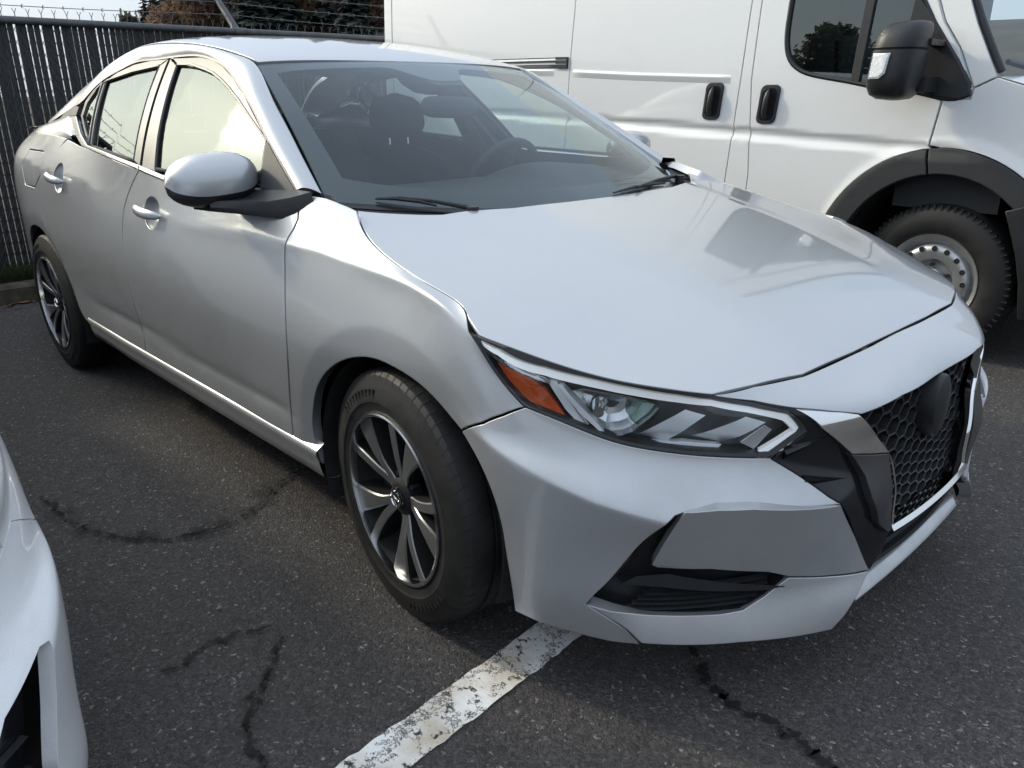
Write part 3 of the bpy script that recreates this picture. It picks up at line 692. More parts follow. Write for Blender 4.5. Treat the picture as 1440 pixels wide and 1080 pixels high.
def panel_data(fn, loop, h=.02, gap=.002, flange=.014, holes=(), ref=None, edge=.0022, scale=1.0):
    """skin panel: the region of a surface fn(a,b) inside loop, triangulated, with rolled edges"""
    L0 = clean_loop(loop, h)
    rings = [L0] + [clean_loop(hh, h * .6) for hh in holes]
    ins = []
    for i, L in enumerate(rings):
        s = 1 if i == 0 else -1
        ins.append(inset(L, s * (gap + edge)))
    lo, hi = L0.min(0), L0.max(0)
    nx = int((hi[0] - lo[0]) / h) + 2; ny = int((hi[1] - lo[1]) / (h * .866)) + 2
    gx, gy = np.meshgrid(np.arange(nx), np.arange(ny), indexing='ij')
    G = np.stack([lo[0] + (gx + .5 * (gy % 2)) * h, lo[1] + gy * h * .866], -1).reshape(-1, 2)
    G = G[inside(ins[0], G)]
    for L in ins[1:]: G = G[~inside(L, G)]
    bd = np.vstack(ins)
    if len(G):
        dmin = np.concatenate([np.min(np.linalg.norm(g_[:, None, :] - bd[None], axis=2), axis=1) for g_ in np.array_split(G, max(1, len(G) // 800))])
        G = G[dmin > h * .55]
    verts = [Vector(v) for v in np.vstack([bd, G])]
    edges = []; k = 0
    for L in ins:
        n = len(L); edges += [(k + i, k + (i + 1) % n) for i in range(n)]; k += n
    V2, E2, F2, ov, oe, of = delaunay_2d_cdt(verts, edges, [], 0, 1e-7)
    V2 = np.array([tuple(v) for v in V2]); F2 = np.array([f for f in F2 if len(f) == 3])
    cen = V2[F2].mean(1)
    keep = inside(ins[0], cen)
    for L in ins[1:]: keep &= ~inside(L, cen)
    F2 = F2[keep]
    e = 1e-3
    def surf(Q):
        P = fn(Q[:, 0], Q[:, 1])
        n = np.cross(fn(Q[:, 0] + e, Q[:, 1]) - fn(Q[:, 0] - e, Q[:, 1]), fn(Q[:, 0], Q[:, 1] + e) - fn(Q[:, 0], Q[:, 1] - e))
        n /= np.linalg.norm(n, axis=1)[:, None] + 1e-12
        r = ref(P)
        n[np.sum(n * r, 1) < 0] *= -1
        return P, n
    P, Nn = surf(V2)
    A = P[F2]; fn_ = np.cross(A[:, 1] - A[:, 0], A[:, 2] - A[:, 0])
    flip = np.sum(fn_ * Nn[F2].mean(1), 1) < 0
    F2[flip] = F2[flip][:, ::-1]
    V = [P]; N = [Nn]; F = F2.tolist(); base = len(P)
    for i, (L, I) in enumerate(zip(rings, ins)):
        s = 1 if i == 0 else -1
        Pi, Ni = surf(I); Po, No = surf(inset(L, s * gap))
        o = Po - Pi; o -= Ni * np.sum(o * Ni, 1)[:, None]; o /= np.linalg.norm(o, axis=1)[:, None] + 1e-12
        n = len(I)
        r1 = Po - No * edge * .45; r2 = r1 - No * flange
        m = (Ni + 1.6 * o); m /= np.linalg.norm(m, axis=1)[:, None]
        V += [Pi, r1, r1, r2]; N += [Ni, m, o, o]
        a = base
        for k in range(n):
            k2 = (k + 1) % n
            for q0, q1 in ((0, n), (2 * n, 3 * n)):
                q = [a + q0 + k, a + q0 + k2, a + q1 + k2, a + q1 + k]
                F.append(q)
        base += 4 * n
    V = np.vstack(V); N = np.vstack(N)
    # face winding to agree with normals
    Fo = []
    for f in F:
        f = list(f); p = V[f]
        nn = np.cross(p[1] - p[0], p[2] - p[0]) if len(f) == 3 else np.cross(p[2] - p[0], p[3] - p[1])
        if np.dot(nn, N[f].mean(0)) < 0: f = f[::-1]
        Fo.append(tuple(f))
    return V, Fo, N

REF_SIDE = lambda P: np.stack([P[:, 0] - np.clip(P[:, 0], -2.75, 0), P[:, 1] * 1.0 + 0 * P[:, 0], 0 * P[:, 0] + .05], 1)
REF_UP = lambda P: np.tile(np.array([0.3, 0, 1.0]), (len(P), 1))
REF_OUT = lambda P: np.stack([0 * P[:, 0], 0 * P[:, 0] + 1, 0 * P[:, 0] + .3], 1)

def side_of(V, F, N, s):
    """right side (s=-1) or left side (s=+1) of data built with Y>0"""
    V = V.copy(); N = N.copy()
    if s < 0:
        V[:, 1] *= -1; N[:, 1] *= -1; F = [f[::-1] for f in F]
    return V, F, N

def panel(name, fn, loop, mat, parent, ref, sides=(-1, 1), **kw):
    """one panel for each side asked for; 0 = as it is (spans the car)"""
    V, F, N = panel_data(fn, loop, ref=ref, **kw)
    out = []
    for s in sides:
        v, f, n = (V, F, N) if s == 0 else side_of(V, F, N, s)
        p = parent[s] if isinstance(parent, dict) else parent
        out.append(obj(name, v, f, mat, p, N=n))
    return out if len(out) > 1 else out[0]

def loft(rows, nu, nv, smooth_v=True):
    R = [resample(r, n=nu, smooth=True) for r in rows]
    R = np.array(R)
    if nv is None: return R
    d = np.concatenate([[0], np.cumsum(np.linalg.norm(np.diff(R, axis=0), axis=2).mean(1))])
    q = np.linspace(0, d[-1], nv)
    if smooth_v and len(rows) > 2: return natspline(d, R)(q)
    return np.stack([np.stack([np.interp(q, d, R[:, i, k]) for k in range(3)], -1) for i in range(nu)], 1)

def loft_obj(name, rows, nu, nv, mat, parent, sides=(-1, 1), smooth_v=True, angle=40, out=(0, 1, .2), solid=0.0):
    P = loft(rows, nu, nv, smooth_v); res = []
    for s in sides:
        Q = P.copy()
        if s < 0: Q[..., 1] *= -1
        a = np.cross(Q[1:, :-1] - Q[:-1, :-1], Q[:-1, 1:] - Q[:-1, :-1]).reshape(-1, 3).mean(0)
        o = np.array(out) * (1, s if s else 1, 1)
        flip = np.dot(a, o) > 0
        b = MB().grid(Q, flip=not flip)
        ob = b.build(name, mat, parent[s] if isinstance(parent, dict) else parent, angle=angle)
        if solid:
            md = ob.modifiers.new('thickness', 'SOLIDIFY'); md.thickness = solid; md.offset = -1
        res.append(ob)
    return res if len(res) > 1 else res[0]

def tz(x, z):
    """row parameter of the body skin at station x and height z"""
    out = []
    tt = np.linspace(0, 9, 91)
    for xi, zi in zip(np.atleast_1d(x), np.atleast_1d(z)):
        zz = body(np.full(91, xi), tt)[:, 2]
        out.append(np.interp(zi, zz, tt))
    return np.array(out)

# ------------------------------------------------------------------ the silver sedan
car = empty('parked_car', (0, 0, 0))
tag(car, 'silver four-door sedan parked in the middle with amber headlight reflectors', 'car', 'cars parked nose out')
O = OUT

RAD_A = .352
def arch_pts(wx, a0, a1, n, rad=RAD_A):
    """arch edge as (station,row) points; angles in degrees from straight forward"""
    a = np.radians(np.linspace(a0, a1, n))
    x = wx + rad * np.cos(a); z = .318 + rad * np.sin(a)
    S = x.copy()
    f = x > 0
    S[f] = np.arctan2(x[f], .885)
    r = x < -2.75
    S[r] = -2.75 - np.arctan2(-2.75 - x[r], .90)
    return list(zip(S, tz(S, z)))

# --- doors with handle cups cut through, wings, rear quarters
def ell(c, ra, rb, n=22, rot=0.0):
    q = np.linspace(0, 2 * np.pi, n, endpoint=False)
    x, y = ra * np.cos(q), rb * np.sin(q)
    return np.stack([c[0] + x * np.cos(rot) - y * np.sin(rot), c[1] + x * np.sin(rot) + y * np.cos(rot)], 1)
CUP_F = (-1.330, 7.08 * TSC)
CUP_R = (-2.315, 7.33 * TSC)
fd = panel('front_door', fbody(), st(O['front_door']), 'silver', car, REF_SIDE, h=.022, gap=.0028, holes=[ell(CUP_F, .062, .050)])
FD = {-1: fd[0], 1: fd[1]}
rdl = [p for p in O['rear_door']]
rear_edge = [p for p in arch_pts(RX, 5, 62, 9, .372)]
nd = O['n_door']; rdl = rdl[:nd + 1] + [(-2.16, 1.80), (-2.25, 1.86)] + rear_edge[1:] + [(-2.545, 5.9)] + rdl[nd + 7:]
rd = panel('rear_door', fbody(), st(rdl), 'silver', car, REF_SIDE, h=.022, gap=.0028, holes=[ell(CUP_R, .060, .048)])
RD = {-1: rd[0], 1: rd[1]}
for D, c in ((FD, CUP_F), (RD, CUP_R)):
    # concave cup behind the handle
    rows = []
    for k, dpt in ((1.0, -.004), (.86, -.016), (.6, -.026), (.25, -.031), (.02, -.032)):
        e = ell(c, .064 * k, .052 * k, 24); rows.append(body(e[:, 0], e[:, 1] / TSC, dpt))
    for s in (-1, 1):
        P = np.array(rows) * (1, s, 1)
        MB().grid(P, wrap=True, flip=s > 0).build('handle_cup', 'silver', D[s], angle=60)
    # pull bar: a rounded lozenge standing off the skin, bridging the cup
    n = 18; prof = []
    for i in range(n):
        q = i / (n - 1); x = c[0] - .115 + .215 * q
        w = max(0.0, 1 - abs(2 * q - 1) ** 3.2) ** .5
        ht = .0165 * w + .0006; th = .012 * w + .0005
        lift = .004 + .030 * math.sin(math.pi * min(1, max(0, q))) ** .55
        base = body(x, (c[1] - .002 - .010 * (q - .5)) / TSC)
        row = []
        for k in range(14):
            a = 2 * math.pi * k / 14
            row.append((base[0], base[1] + lift + th * math.cos(a), base[2] + ht * math.sin(a)))
        prof.append(row)
    for s in (-1, 1):
        P = np.array(prof) * (1, s, 1)
        MB().grid(P, wrap=True, flip=s < 0).build('handle', 'silver', D[s], angle=70)

fen = panel('fender', fbody(), st(O['fender']), 'silver', car, REF_SIDE, h=.0105, gap=.0026, flange=.03)

q0 = [(-2.4104 - .004, 8.284)]
fuel = st([(-2.585, 8.25), (-2.80, 8.25), (-2.85, 7.4), (-2.80, 6.62), (-2.66, 6.62), (-2.575, 7.2)])
qloop = [(-2.330, 8.93), (-2.420, 8.284), (-2.4609, 7.494), (-2.488, 6.612), (-2.549, 5.9)] + arch_pts(RX, 60, 178, 24, .360)
qloop += [(-3.14, 1.6), (-3.30, 1.3), (-3.46, 1.3), (-3.46, 7.2), (-3.30, 7.9), (-3.30, 9.0), (-2.9, 9.0), (-2.6, 9.0)]
Vq = panel('quarter_panel', fbody(), st(qloop), 'silver', car, REF_SIDE, sides=(-1,), h=.022, flange=.03, holes=[np.array(fuel)])
panel('fuel_door', fbody(), fuel, 'silver', Vq, REF_SIDE, sides=(-1,), h=.02)
Vq2 = panel('quarter_panel', fbody(), st(qloop), 'silver', car, REF_SIDE, sides=(1,), h=.022, flange=.03)

# --- rocker: stepped sill under the doors, bright rolled top edge
xs = np.linspace(-2.20, -.345, 40)
prof = [(.866, .352), (.876, .345), (.888, .339), (.894, .332), (.894, .321), (.888, .309), (.884, .285), (.876, .255), (.855, .243), (.80, .235)]
P = np.array([[(x, y - .012 * sstep(-2.0, -2.2, x) * 0, z + .008 * sstep(-1.7, -2.2, x)) for y, z in prof] for x in xs])
for s in (-1, 1):
    MB().grid(P * (1, s, 1), flip=s > 0).build('rocker_panel', 'silver', car, angle=50)

# --- bonnet
fr = O['h_hood']; rear = O['h_rear']; he = O['h_hoode']; ht = O['h_hltop']
half = [(.7545, 0.0)] + fr[::-1] + ht[::-1][1:] + he + rear[1:] + [(-.112, 0.0)]
loop = [(a, -b) for a, b in half] + [(a, b) for a, b in half[::-1][1:-1]]
panel('hood', fhood(), loop, 'silver', car, REF_UP, sides=(0,), h=.022, flange=.007, gap=.0025)

# --- nose panel between bonnet and grille, full width
low = O['nose']; top = O['nosetop']
half = [low[0]] + low[1:] + [(1.57, 7.02)]
half2 = [(1.57, 9.0)] + top[::-1]
mir = lambda L: [(3.14 - a, b) for a, b in L][::-1]
loop = half + mir(half[:-1]) + mir(half2[1:])[0:] + half2
panel('nose_panel', fbody_wide(), st(loop), 'silver', car, REF_SIDE, sides=(0,), h=.016, flange=.03, gap=.0015)

# --- front bumper cover
bump_ = panel('bumper_cover', fbody(), st(O['bumper']), 'silver', car, REF_SIDE, h=.0095, flange=.02, gap=.0012)
BP = {-1: bump_[0], 1: bump_[1]}
# air-curtain pocket: black plastic box behind, ribbed, with a shelf
pk = np.array(st(O['fogpocket']))
panel('fog_pocket', fbody(-.055), np.array(inset(pk, -.02)), 'black_plastic', BP, REF_SIDE, h=.03, gap=0)
# walls of the pocket
for s in (-1, 1):
    L = resample(np.array(pk), step=.02, closed=True)
    A = body(L[:, 0], L[:, 1] / TSC, -.022) * (1, s, 1); B_ = body(L[:, 0], L[:, 1] / TSC, -.06) * (1, s, 1)
    MB().grid(np.array([A, B_]), wrap=False).build('pocket_wall', 'black_plastic', BP[s])
    rb = MB()
for k in range(6):
    t0 = .62 + .19 * k
    S0 = np.linspace(.66 + .012 * k, 1.0 - .004 * k, 14)
    A = [body(a, t0 + .30 * sstep(.6, 1.0, a), -.040) for a in S0]; B_ = [body(a, t0 + .05 + .30 * sstep(.6, 1.0, a), -.028) for a in S0]; C_ = [body(a, t0 + .13 + .30 * sstep(.6, 1.0, a), -.040) for a in S0]
    for s in (-1, 1):
        MB().grid(np.array([A, B_, C_]) * (1, s, 1)).build('intake_rib', 'black_plastic', BP[s], angle=20)
A = [body(a, b, -.012) for a, b in zip(np.linspace(.69, 1.015, 16), np.interp(np.linspace(.69, 1.015, 16), [.69, .75, .85, .97, 1.015], [2.25, 2.36, 2.15, 1.86, 1.72]))]
B_ = [body(a, b, -.018) for a, b in zip(np.linspace(.66, 1.015, 16), np.interp(np.linspace(.66, 1.015, 16), [.66, .75, .85, .97, 1.015], [1.93, 1.93, 1.78, 1.62, 1.60]))]
C_ = [p - np.array([.05, .03, .004]) for p in B_]
for s in (-1, 1):
    MB().grid(np.array([A, B_, C_]) * (1, s, 1)).build('intake_shelf', 'grey_plastic', BP[s], angle=30)

# faceted corner: upper face leans under, lower lip leans out
fa = O['facet']
panel('bumper_facet', lambda a, b: facet_surf(a, np.asarray(b) / TSC), st(fa), 'silver', BP, REF_SIDE, h=.014, flange=.02, gap=.0008)
panel('bumper_lip', lambda a, b: body_off(a, b, lip_off), st(O['lip']), 'silver', BP, REF_SIDE, h=.012, flange=.03, gap=.0005)

# --- headlamps
hl = np.array(st(O['headlight']))
hou = panel('headlight', fbody(-.060), hl, 'lamp_grey', car, REF_SIDE, h=.03, gap=.002, flange=.01)
HL = {-1: hou[0], 1: hou[1]}
for s in (-1, 1):
    L = resample(hl, step=.02, closed=True)
    i_ = np.array([resample(inset(clean_loop(hl, .012), d), n=len(L), closed=True) for d in (.001, .009, .014, .004)])
    rows = [body(q[:, 0], q[:, 1] / TSC, o) * (1, s, 1) for q, o in zip(i_, (-.004, -.006, -.022, -.058))]
    MB().grid(np.array(rows), flip=s > 0).build('bezel', 'black_plastic', HL[s], angle=40)
panel('lens', fbody(0), hl, 'lens', HL, REF_SIDE, h=.016, gap=.0015, flange=.006)
panel('lamp_brow', fbody(.001), st(O['brow']), 'black_plastic', HL, REF_SIDE, h=.014, gap=0, flange=.008, edge=.001)
for nm, mat, off, fl in (('drl', 'drl', -.012, .014), ('line2', 'chrome', -.014, .01), ('amber', 'amber', -.020, .008), ('fin', 'lamp_silver', -.020, .03),
                     ('fin2', 'lamp_silver', -.014, .02), ('base', 'lamp_silver', -.025, .02), ('clear', 'reflector', -.020, .01)):
    pn = {'drl': 'light_guide', 'line2': 'chrome_strip', 'amber': 'side_reflector', 'fin': 'chrome_fin', 'fin2': 'chrome_fin', 'base': 'lower_trim', 'clear': 'turn_reflector'}[nm]
    panel(pn, fbody(off), st(O[nm]), mat, HL, REF_SIDE, h=.012, gap=.0004, flange=fl, edge=.0012)
# two slanted blades between the lamp chambers, curving back at the foot
for nm in ('bar1', 'bar2'):
    L = O[nm]; tl, tr, br, bl, m1, m2 = L
    rows = []
    for q, o in ((0, -.016), (.25, -.015), (.5, -.018), (.75, -.028), (1.0, -.046)):
        A_ = np.array(tl) * (1 - q) + np.array(m1) * q; B2 = np.array(tr) * (1 - q) + np.array(br) * q
        if q > .7: A_ = A_ * .6 + np.array(bl) * .4
        rows.append([body(*(A_ * (1 - k) + B2 * k), o) for k in np.linspace(0, 1, 6)])
    for s in (-1, 1):
        MB().grid(loft([np.array(r) for r in rows], 6, 14) * (1, s, 1), flip=s > 0).build('lamp_blade', 'lamp_silver', HL[s], angle=50)
# main lamp: reflector bowl with a bulb holder and faceted back
lc = np.array(O['lamp']).mean(0)
for s in (-1, 1):
    rows = []
    for k, o in ((1.0, -.016), (.92, -.034), (.7, -.048), (.45, -.056), (.2, -.059)):
        q = np.array(O['lamp']); q = lc + (q - lc) * k; q = resample(q, n=20, closed=True)
        rows.append(body(q[:, 0], q[:, 1], o) * (1, s, 1))
    MB().grid(np.array(rows), flip=s > 0).build('lamp_bowl', 'reflector', HL[s], angle=15)
    c0 = body(lc[0] - .02, lc[1] - .05, -.05); c1 = body(lc[0] - .02, lc[1] - .1, -.012)
    MB().tube([c0 * (1, s, 1), (c0 * .5 + c1 * .5) * (1, s, 1), c1 * (1, s, 1)], [.017, .015, .011], 14).build('bulb_shield', 'chrome', HL[s], angle=30)
    c0 = body(lc[0] + .07, lc[1] + .1, -.055); c1 = body(lc[0] + .07, lc[1] + .1, -.024)
    MB().tube([c0 * (1, s, 1), c1 * (1, s, 1)], [.032, .026], 20).build('projector_lens', 'glass', HL[s], angle=30)

# --- black trim, V-shaped bright trim, grille
panel('black_trim', fbody(-.010), st(O['black']), 'gloss_black', BP, REF_SIDE, h=.016, gap=0, flange=.02)
# a folded blade in the gloss black panel
for (a0, b0), (a1, b1), wd in (((.985, 6.05), (1.10, 6.35), .30), ((1.03, 5.15), (1.16, 4.9), .22)):
    q = np.linspace(0, 1, 10)
    A = [body(a0 + (a1 - a0) * k, b0 + (b1 - b0) * k + wd * (1 - k) * .5, -.012) for k in q]
    B_ = [body(a0 + (a1 - a0) * k, b0 + (b1 - b0) * k, .004 - .014 * k) for k in q]
    C_ = [body(a0 + (a1 - a0) * k, b0 + (b1 - b0) * k - wd * (1 - k), -.012) for k in q]
    for s in (-1, 1):
        MB().grid(np.array([A, B_, C_]) * (1, s, 1), flip=s > 0).build('trim_blade', 'gloss_black', BP[s], angle=12)
def v_fn(off):
    """bright V stands proud of the skin and folds round into the grille"""
    def f(a, b):
        a = np.asarray(a); return body(a, b / TSC, off + .006 - .009 * np.maximum(0, np.asarray(b) / TSC - 5.7) - .05 * np.maximum(0, a - 1.255 - .025 * (4.5 - np.asarray(b) / TSC)) ** 1.0)
    return f
gr = empty('grille', (0, 0, 0)); gr.parent = car
panel('chrome_trim', v_fn(.002), st(O['chrome']), 'chrome', gr, REF_SIDE, h=.014, flange=.02, gap=.0002)
panel('grey_trim', v_fn(.002), st(O['satin']), 'satin', gr, REF_SIDE, h=.014, flange=.02, gap=.0002)
# backing and mesh surface
GL = O['grille']; gt = [p for p in O['nose'] if p[0] > 1.16][1:]
half = GL[::-1]
opening = [(1.57, 2.62)] + [(1.3384, 2.603)] + half[1:] + gt + [(1.57, 7.0)]
opening = [(1.57, 2.62), (1.3384, 2.60), (1.324, 3.964), (1.2914, 5.315), (1.228, 6.105), (1.172, 6.88), (1.3197, 7.09), (1.5533, 7.0), (1.57, 7.0)]
loopw = opening[1:-1] + mir(opening[1:-1])
panel('grille_backing', fbody_wide(-.075), st(loopw), 'dark', gr, REF_SIDE, sides=(0,), h=.03, gap=-.01, flange=.001)
# honeycomb: each cell a hexagonal frame with depth
def front_at(y, z, off):
    """point of the nose skin at lateral y, height z"""
    y = np.clip(y, -.5, .5); Sg = math.pi / 2 - math.asin(min(.99, abs(y) / .92)); tt = np.linspace(0, 9, 60)
    for _ in range(6):
        Pz = body(np.full(60, Sg), tt); t = np.interp(z, Pz[:, 2], tt); p = body(Sg, t)
        Sg += (p[1] - abs(y)) / .92
        Sg = min(Sg, 1.57)
    p = body(Sg, t, off); return p[0]
zz = np.linspace(.34, .68, 18); yy = np.linspace(0, .42, 14)
XG = np.array([[front_at(y, z, -.030) for y in yy] for z in zz])
def gx(y, z):
    y = min(abs(y), .4199); i = min(int((z - .34) / (.02)), 16); i = max(i, 0); j = min(int(y / .0323), 12)
    a = (z - zz[i]) / .02; b = (y - yy[j]) / (yy[1] - yy[0])
    return (1 - a) * ((1 - b) * XG[i, j] + b * XG[i, j + 1]) + a * ((1 - b) * XG[i + 1, j] + b * XG[i + 1, j + 1])
op3 = fbody_wide(-.03)(*np.array(st(loopw)).T); opyz = op3[:, 1:]
rows_z = []; z = .655; hgt = .049
while z > .35:
    rows_z.append((z, hgt)); z -= hgt * .5; hgt = max(.024, hgt * .945)
for r, (z, hgt) in enumerate(rows_z):
    W = .090
    for k in range(-7, 8):
        y = (k + (.5 if r % 2 else 0)) * W
        if not inside(opyz, np.array([[y, z]]))[0]: continue
        hx = [(W * .335, 0), (W * .165, .5 * hgt), (-W * .165, .5 * hgt), (-W * .335, 0), (-W * .165, -.5 * hgt), (W * .165, -.5 * hgt)]
        V = []
        for sc, dx in ((1.0, -.030), (1.0, 0.0), (.90, .001), (.86, -.030)):
            for a, b in hx:
                yy_, zz_ = y + a * sc, z + b * (sc if sc == 1 else sc - .04)
                V.append((gx(yy_, zz_) + dx, yy_, zz_))
        F = []
        for q in range(3):
            for i in range(6): F.append((q * 6 + i, q * 6 + (i + 1) % 6, q * 6 + 6 + (i + 1) % 6, q * 6 + 6 + i))
        obj('grille_cell', V, F, 'black_plastic', gr, smooth=False)
# plain round cover where the maker's badge sits
pr = [(.086, -.045), (.086, -.006), (.083, -.001), (.070, .003), (.045, .006), (.020, .0075), (.001, .008)]
V = []
bad = MB().lathe([(r_, a_) for r_, a_ in pr], 40)
bad.V = [(.884 + v[1], v[0] * .52, .568 + v[2] * .88) for v in bad.V]
bad.build('badge_cover', 'black_plastic', gr, angle=40)
# bright bar along the foot of the grille, folding up at the ends
yb = np.linspace(-.225, .225, 25)
rows = []
for dz, dx in ((.0055, -.03), (.005, -.001), (-.0055, .006), (-.008, .004), (-.008, -.02)):
    rows.append([(front_at(y, .348, 0) + dx + .004, y, .352 + dz) for y in yb])
MB().grid(np.array(rows), flip=True).build('chrome_bar', 'chrome', gr, angle=40)
# bright edge folded up the inner side of each V limb
for s in (-1, 1):
    q = resample([(1.334, 2.62), (1.326, 3.964), (1.300, 5.10), (1.26, 5.75)], n=18)
    rows = [[body(a, b, o) * (1, s, 1) for a, b in q + np.array([da, 0])] for da, o in ((-.002, .003), (.0005, .0055), (.003, .003), (.0035, -.001))]
    MB().grid(np.array(rows)).build('chrome_edge', 'chrome', gr, angle=60)
# lower intake: black mouth and silver chin bar
mouth = [(1.20, .9), (1.245, 1.6), (1.215, 2.75), (1.30, 2.45), (1.3384, 2.5), (1.57, 2.45)]
lw = st(mouth); lw2 = mouth + mir(mouth)
panel('lower_intake', fbody_wide(-.07), st(lw2), 'black_plastic', car, REF_SIDE, sides=(0,), h=.03, gap=-.01, flange=.001)
yb = np.linspace(-.33, .33, 21)
for z0 in (.250, .285):
    rows = [[(.868 - .25 * y * y + dx, y, z0 + dz) for y in yb] for dz, dx in ((.008, -.03), (.006, .010), (-.004, .012), (-.008, -.02))]
    MB().grid(np.array(rows), flip=True).build('intake_slat', 'black_plastic', car, angle=30)
rows = []
for z0, x0 in ((.224, .80), (.223, .866), (.219, .874), (.197, .886), (.191, .884), (.187, .85), (.187, .70)):
    rows.append([(x0 - .10 * y * y, y, z0) for y in np.linspace(-.305, .305, 25)])
MB().grid(np.array(rows), flip=True).build('chin_bar', 'silver', car, angle=35)

# --- roof, rails, pillars
up = [(-.462, .742, .990), (-.62, .702, 1.080), (-.76, .665, 1.160), (-.90, .629, 1.240), (-1.055, .590, 1.327)]
for x, y in ((-1.18, .583), (-1.34, .575), (-1.55, .568), (-1.8, .560), (-2.05, .553), (-2.3, .552), (-2.5, .558)):
    up.append((x, y, float(roof(x, y)[2]) - .003))
up += [(-2.66, .57, 1.290), (-2.82, .60, 1.215), (-2.98, .64, 1.130)]
lowr = [(-.456, .818, 1.006), (-.57, .795, 1.062), (-.674, .768, 1.118), (-.80, .731, 1.182), (-.938, .693, 1.242), (-1.065, .658, 1.292), (-1.194, .629, 1.330), (-1.30, .610, 1.350), (-1.45, .599, 1.363),
        (-1.688, .593, 1.366), (-1.87, .592, 1.364), (-2.05, .597, 1.354), (-2.19, .612, 1.328), (-2.32, .638, 1.293), (-2.43, .667, 1.250), (-2.56, .700, 1.195), (-2.72, .722, 1.145), (-2.90, .72, 1.112)]
lowr = [tuple(gside(x, z, -.001)) for x, z in O['dlo']] + [(-2.56, .690, 1.190), (-2.72, .716, 1.145), (-2.90, .716, 1.112)]
U = resample(up, n=70, smooth=True); Lw = resample(lowr, n=70, smooth=True)
rows = []
for q in np.linspace(0, 1, 9):
    mid = U * q + Lw * (1 - q)
    nrm = np.stack([0 * U[:, 0] - .0, np.full(70, .62), np.full(70, .78)], 1)
    nrm[:, 0] = .35 * (1 - np.linspace(0, 1, 70) * 1.6)
    mid = mid + nrm * (.014 * 4 * q * (1 - q))[..., None] if np.ndim(q) else mid + nrm * (.014 * 4 * q * (1 - q))
    rows.append(mid)
P = np.array(rows)
edge_in = P[0] + np.array([0, -.02, 0.002]); edge_up = P[-1] + np.array([0, -.004, -.02])
P = np.concatenate([edge_in[None], P[0][None], P, P[-1][None], edge_up[None]])
for s in (-1, 1):
    MB().grid(P * (1, s, 1), flip=s < 0).build('roof_rail', 'silver', car, angle=45)
rl = [(-1.056 + .055 * (1 - (y / .579) ** 2) - .006, y) for y in np.linspace(-.574, .574, 17)]
edge = [(x, y) for x, y, z in up if x < -1.1 and x > -2.52]
loop = rl + [(x, y - .007) for x, y in edge] + [(-2.47, .3), (-2.46, 0), (-2.47, -.3)] + [(x, -y + .007) for x, y in edge[::-1]]
panel('roof', froof(), loop, 'silver', car, REF_UP, sides=(0,), h=.03, flange=.02, gap=.001)
# rubber in the roof ditch
for s in (-1, 1):
    pth = [(x, s * (y - .004), z - .011) for x, y, z in up[4:12]]
    MB().tube(resample(pth, n=24, smooth=True), .006, 6).build('roof_ditch_strip', 'black_plastic', car)
# rear glass, boot lid, shoulder of the quarter
rg0 = [(-2.475 - .02 * abs(y), y, float(roof(-2.475, abs(y))[2]) - .004) for y in np.linspace(-.54, .54, 11)]
rg1 = [(-3.02 + .10 * (y / .62) ** 2, y, 1.135 - .02 * (y / .62) ** 2) for y in np.linspace(-.62, .62, 11)]
mid_ = [((a[0] + b[0]) / 2 - .02, (a[1] + b[1]) / 2, (a[2] + b[2]) / 2 + .03) for a, b in zip(rg0, rg1)]
loft_obj('rear_window', [rg0, mid_, rg1], 24, 14, 'glass', car, sides=(0,), out=(-.5, 0, 1))
Sx = [-2.27, -2.38, -2.50, -2.7, -2.9, -3.05, -3.2, -3.3]
t9 = [tuple(body(s_, 8.93, -.0005)) for s_ in Sx]
uq = [(-2.285, .786, 1.083), (-2.385, .760, 1.116), (-2.47, .738, 1.145), (-2.66, .722, 1.142), (-2.82, .718, 1.122), (-2.93, .70, 1.110), (-3.02, .66, 1.115), (-3.10, .60, 1.112)]
loft_obj('quarter_shoulder', [t9, [((a[0] + b[0]) / 2, (a[1] + b[1]) / 2 + .008, (a[2] + b[2]) / 2 + .006) for a, b in zip(t9, uq)], uq], 24, 8, 'silver', car, out=(0, .5, 1))
rows = []
for k in np.linspace(-1, 1, 15):
    r_ = []
    for x, zc, w in ((-3.02, 1.128, .66), (-3.2, 1.122, .74), (-3.4, 1.112, .70), (-3.58, 1.10, .58), (-3.67, 1.08, .46), (-3.70, 1.03, .44)):
        r_.append((x + .05 * k * k, k * w, zc - .03 * k * k))
    rows.append(r_)
loft_obj('boot_lid', rows, 20, 22, 'silver', car, sides=(0,), out=(0, 0, 1))
rb_ = st([(-3.465, 1.0), (-3.465, 7.2), (-3.8, 7.2), (-4.32, 7.2)]); rbm = [(-8.64 - a, b) for a, b in rb_][::-1]
panel('rear_bumper', fbody_rear(), rb_ + rbm[1:] + st([(-4.32, 1.0)]), 'silver', car, REF_SIDE, sides=(0,), h=.03, flange=.02)
tl_ = st([(-3.31, 7.95), (-3.47, 7.25), (-3.8, 7.25), (-4.05, 7.4), (-4.0, 8.6), (-3.7, 8.9), (-3.4, 8.75)])
panel('tail_lamp', fbody(.003), tl_, 'red_lens', car, REF_SIDE, h=.025, flange=.03)
lid_b = st([(-4.06, 7.25), (-4.32, 7.25)]); lid_t = st([(-4.32, 9.0), (-4.0, 8.9), (-3.98, 8.7)])
panel('boot_panel', fbody_rear(), lid_b + [(-8.64 - a, b) for a, b in lid_b][::-1][1:] + [(-8.64 - a, b) for a, b in lid_t][::-1][:-1] + lid_t, 'silver', car, REF_SIDE, sides=(0,), h=.03)

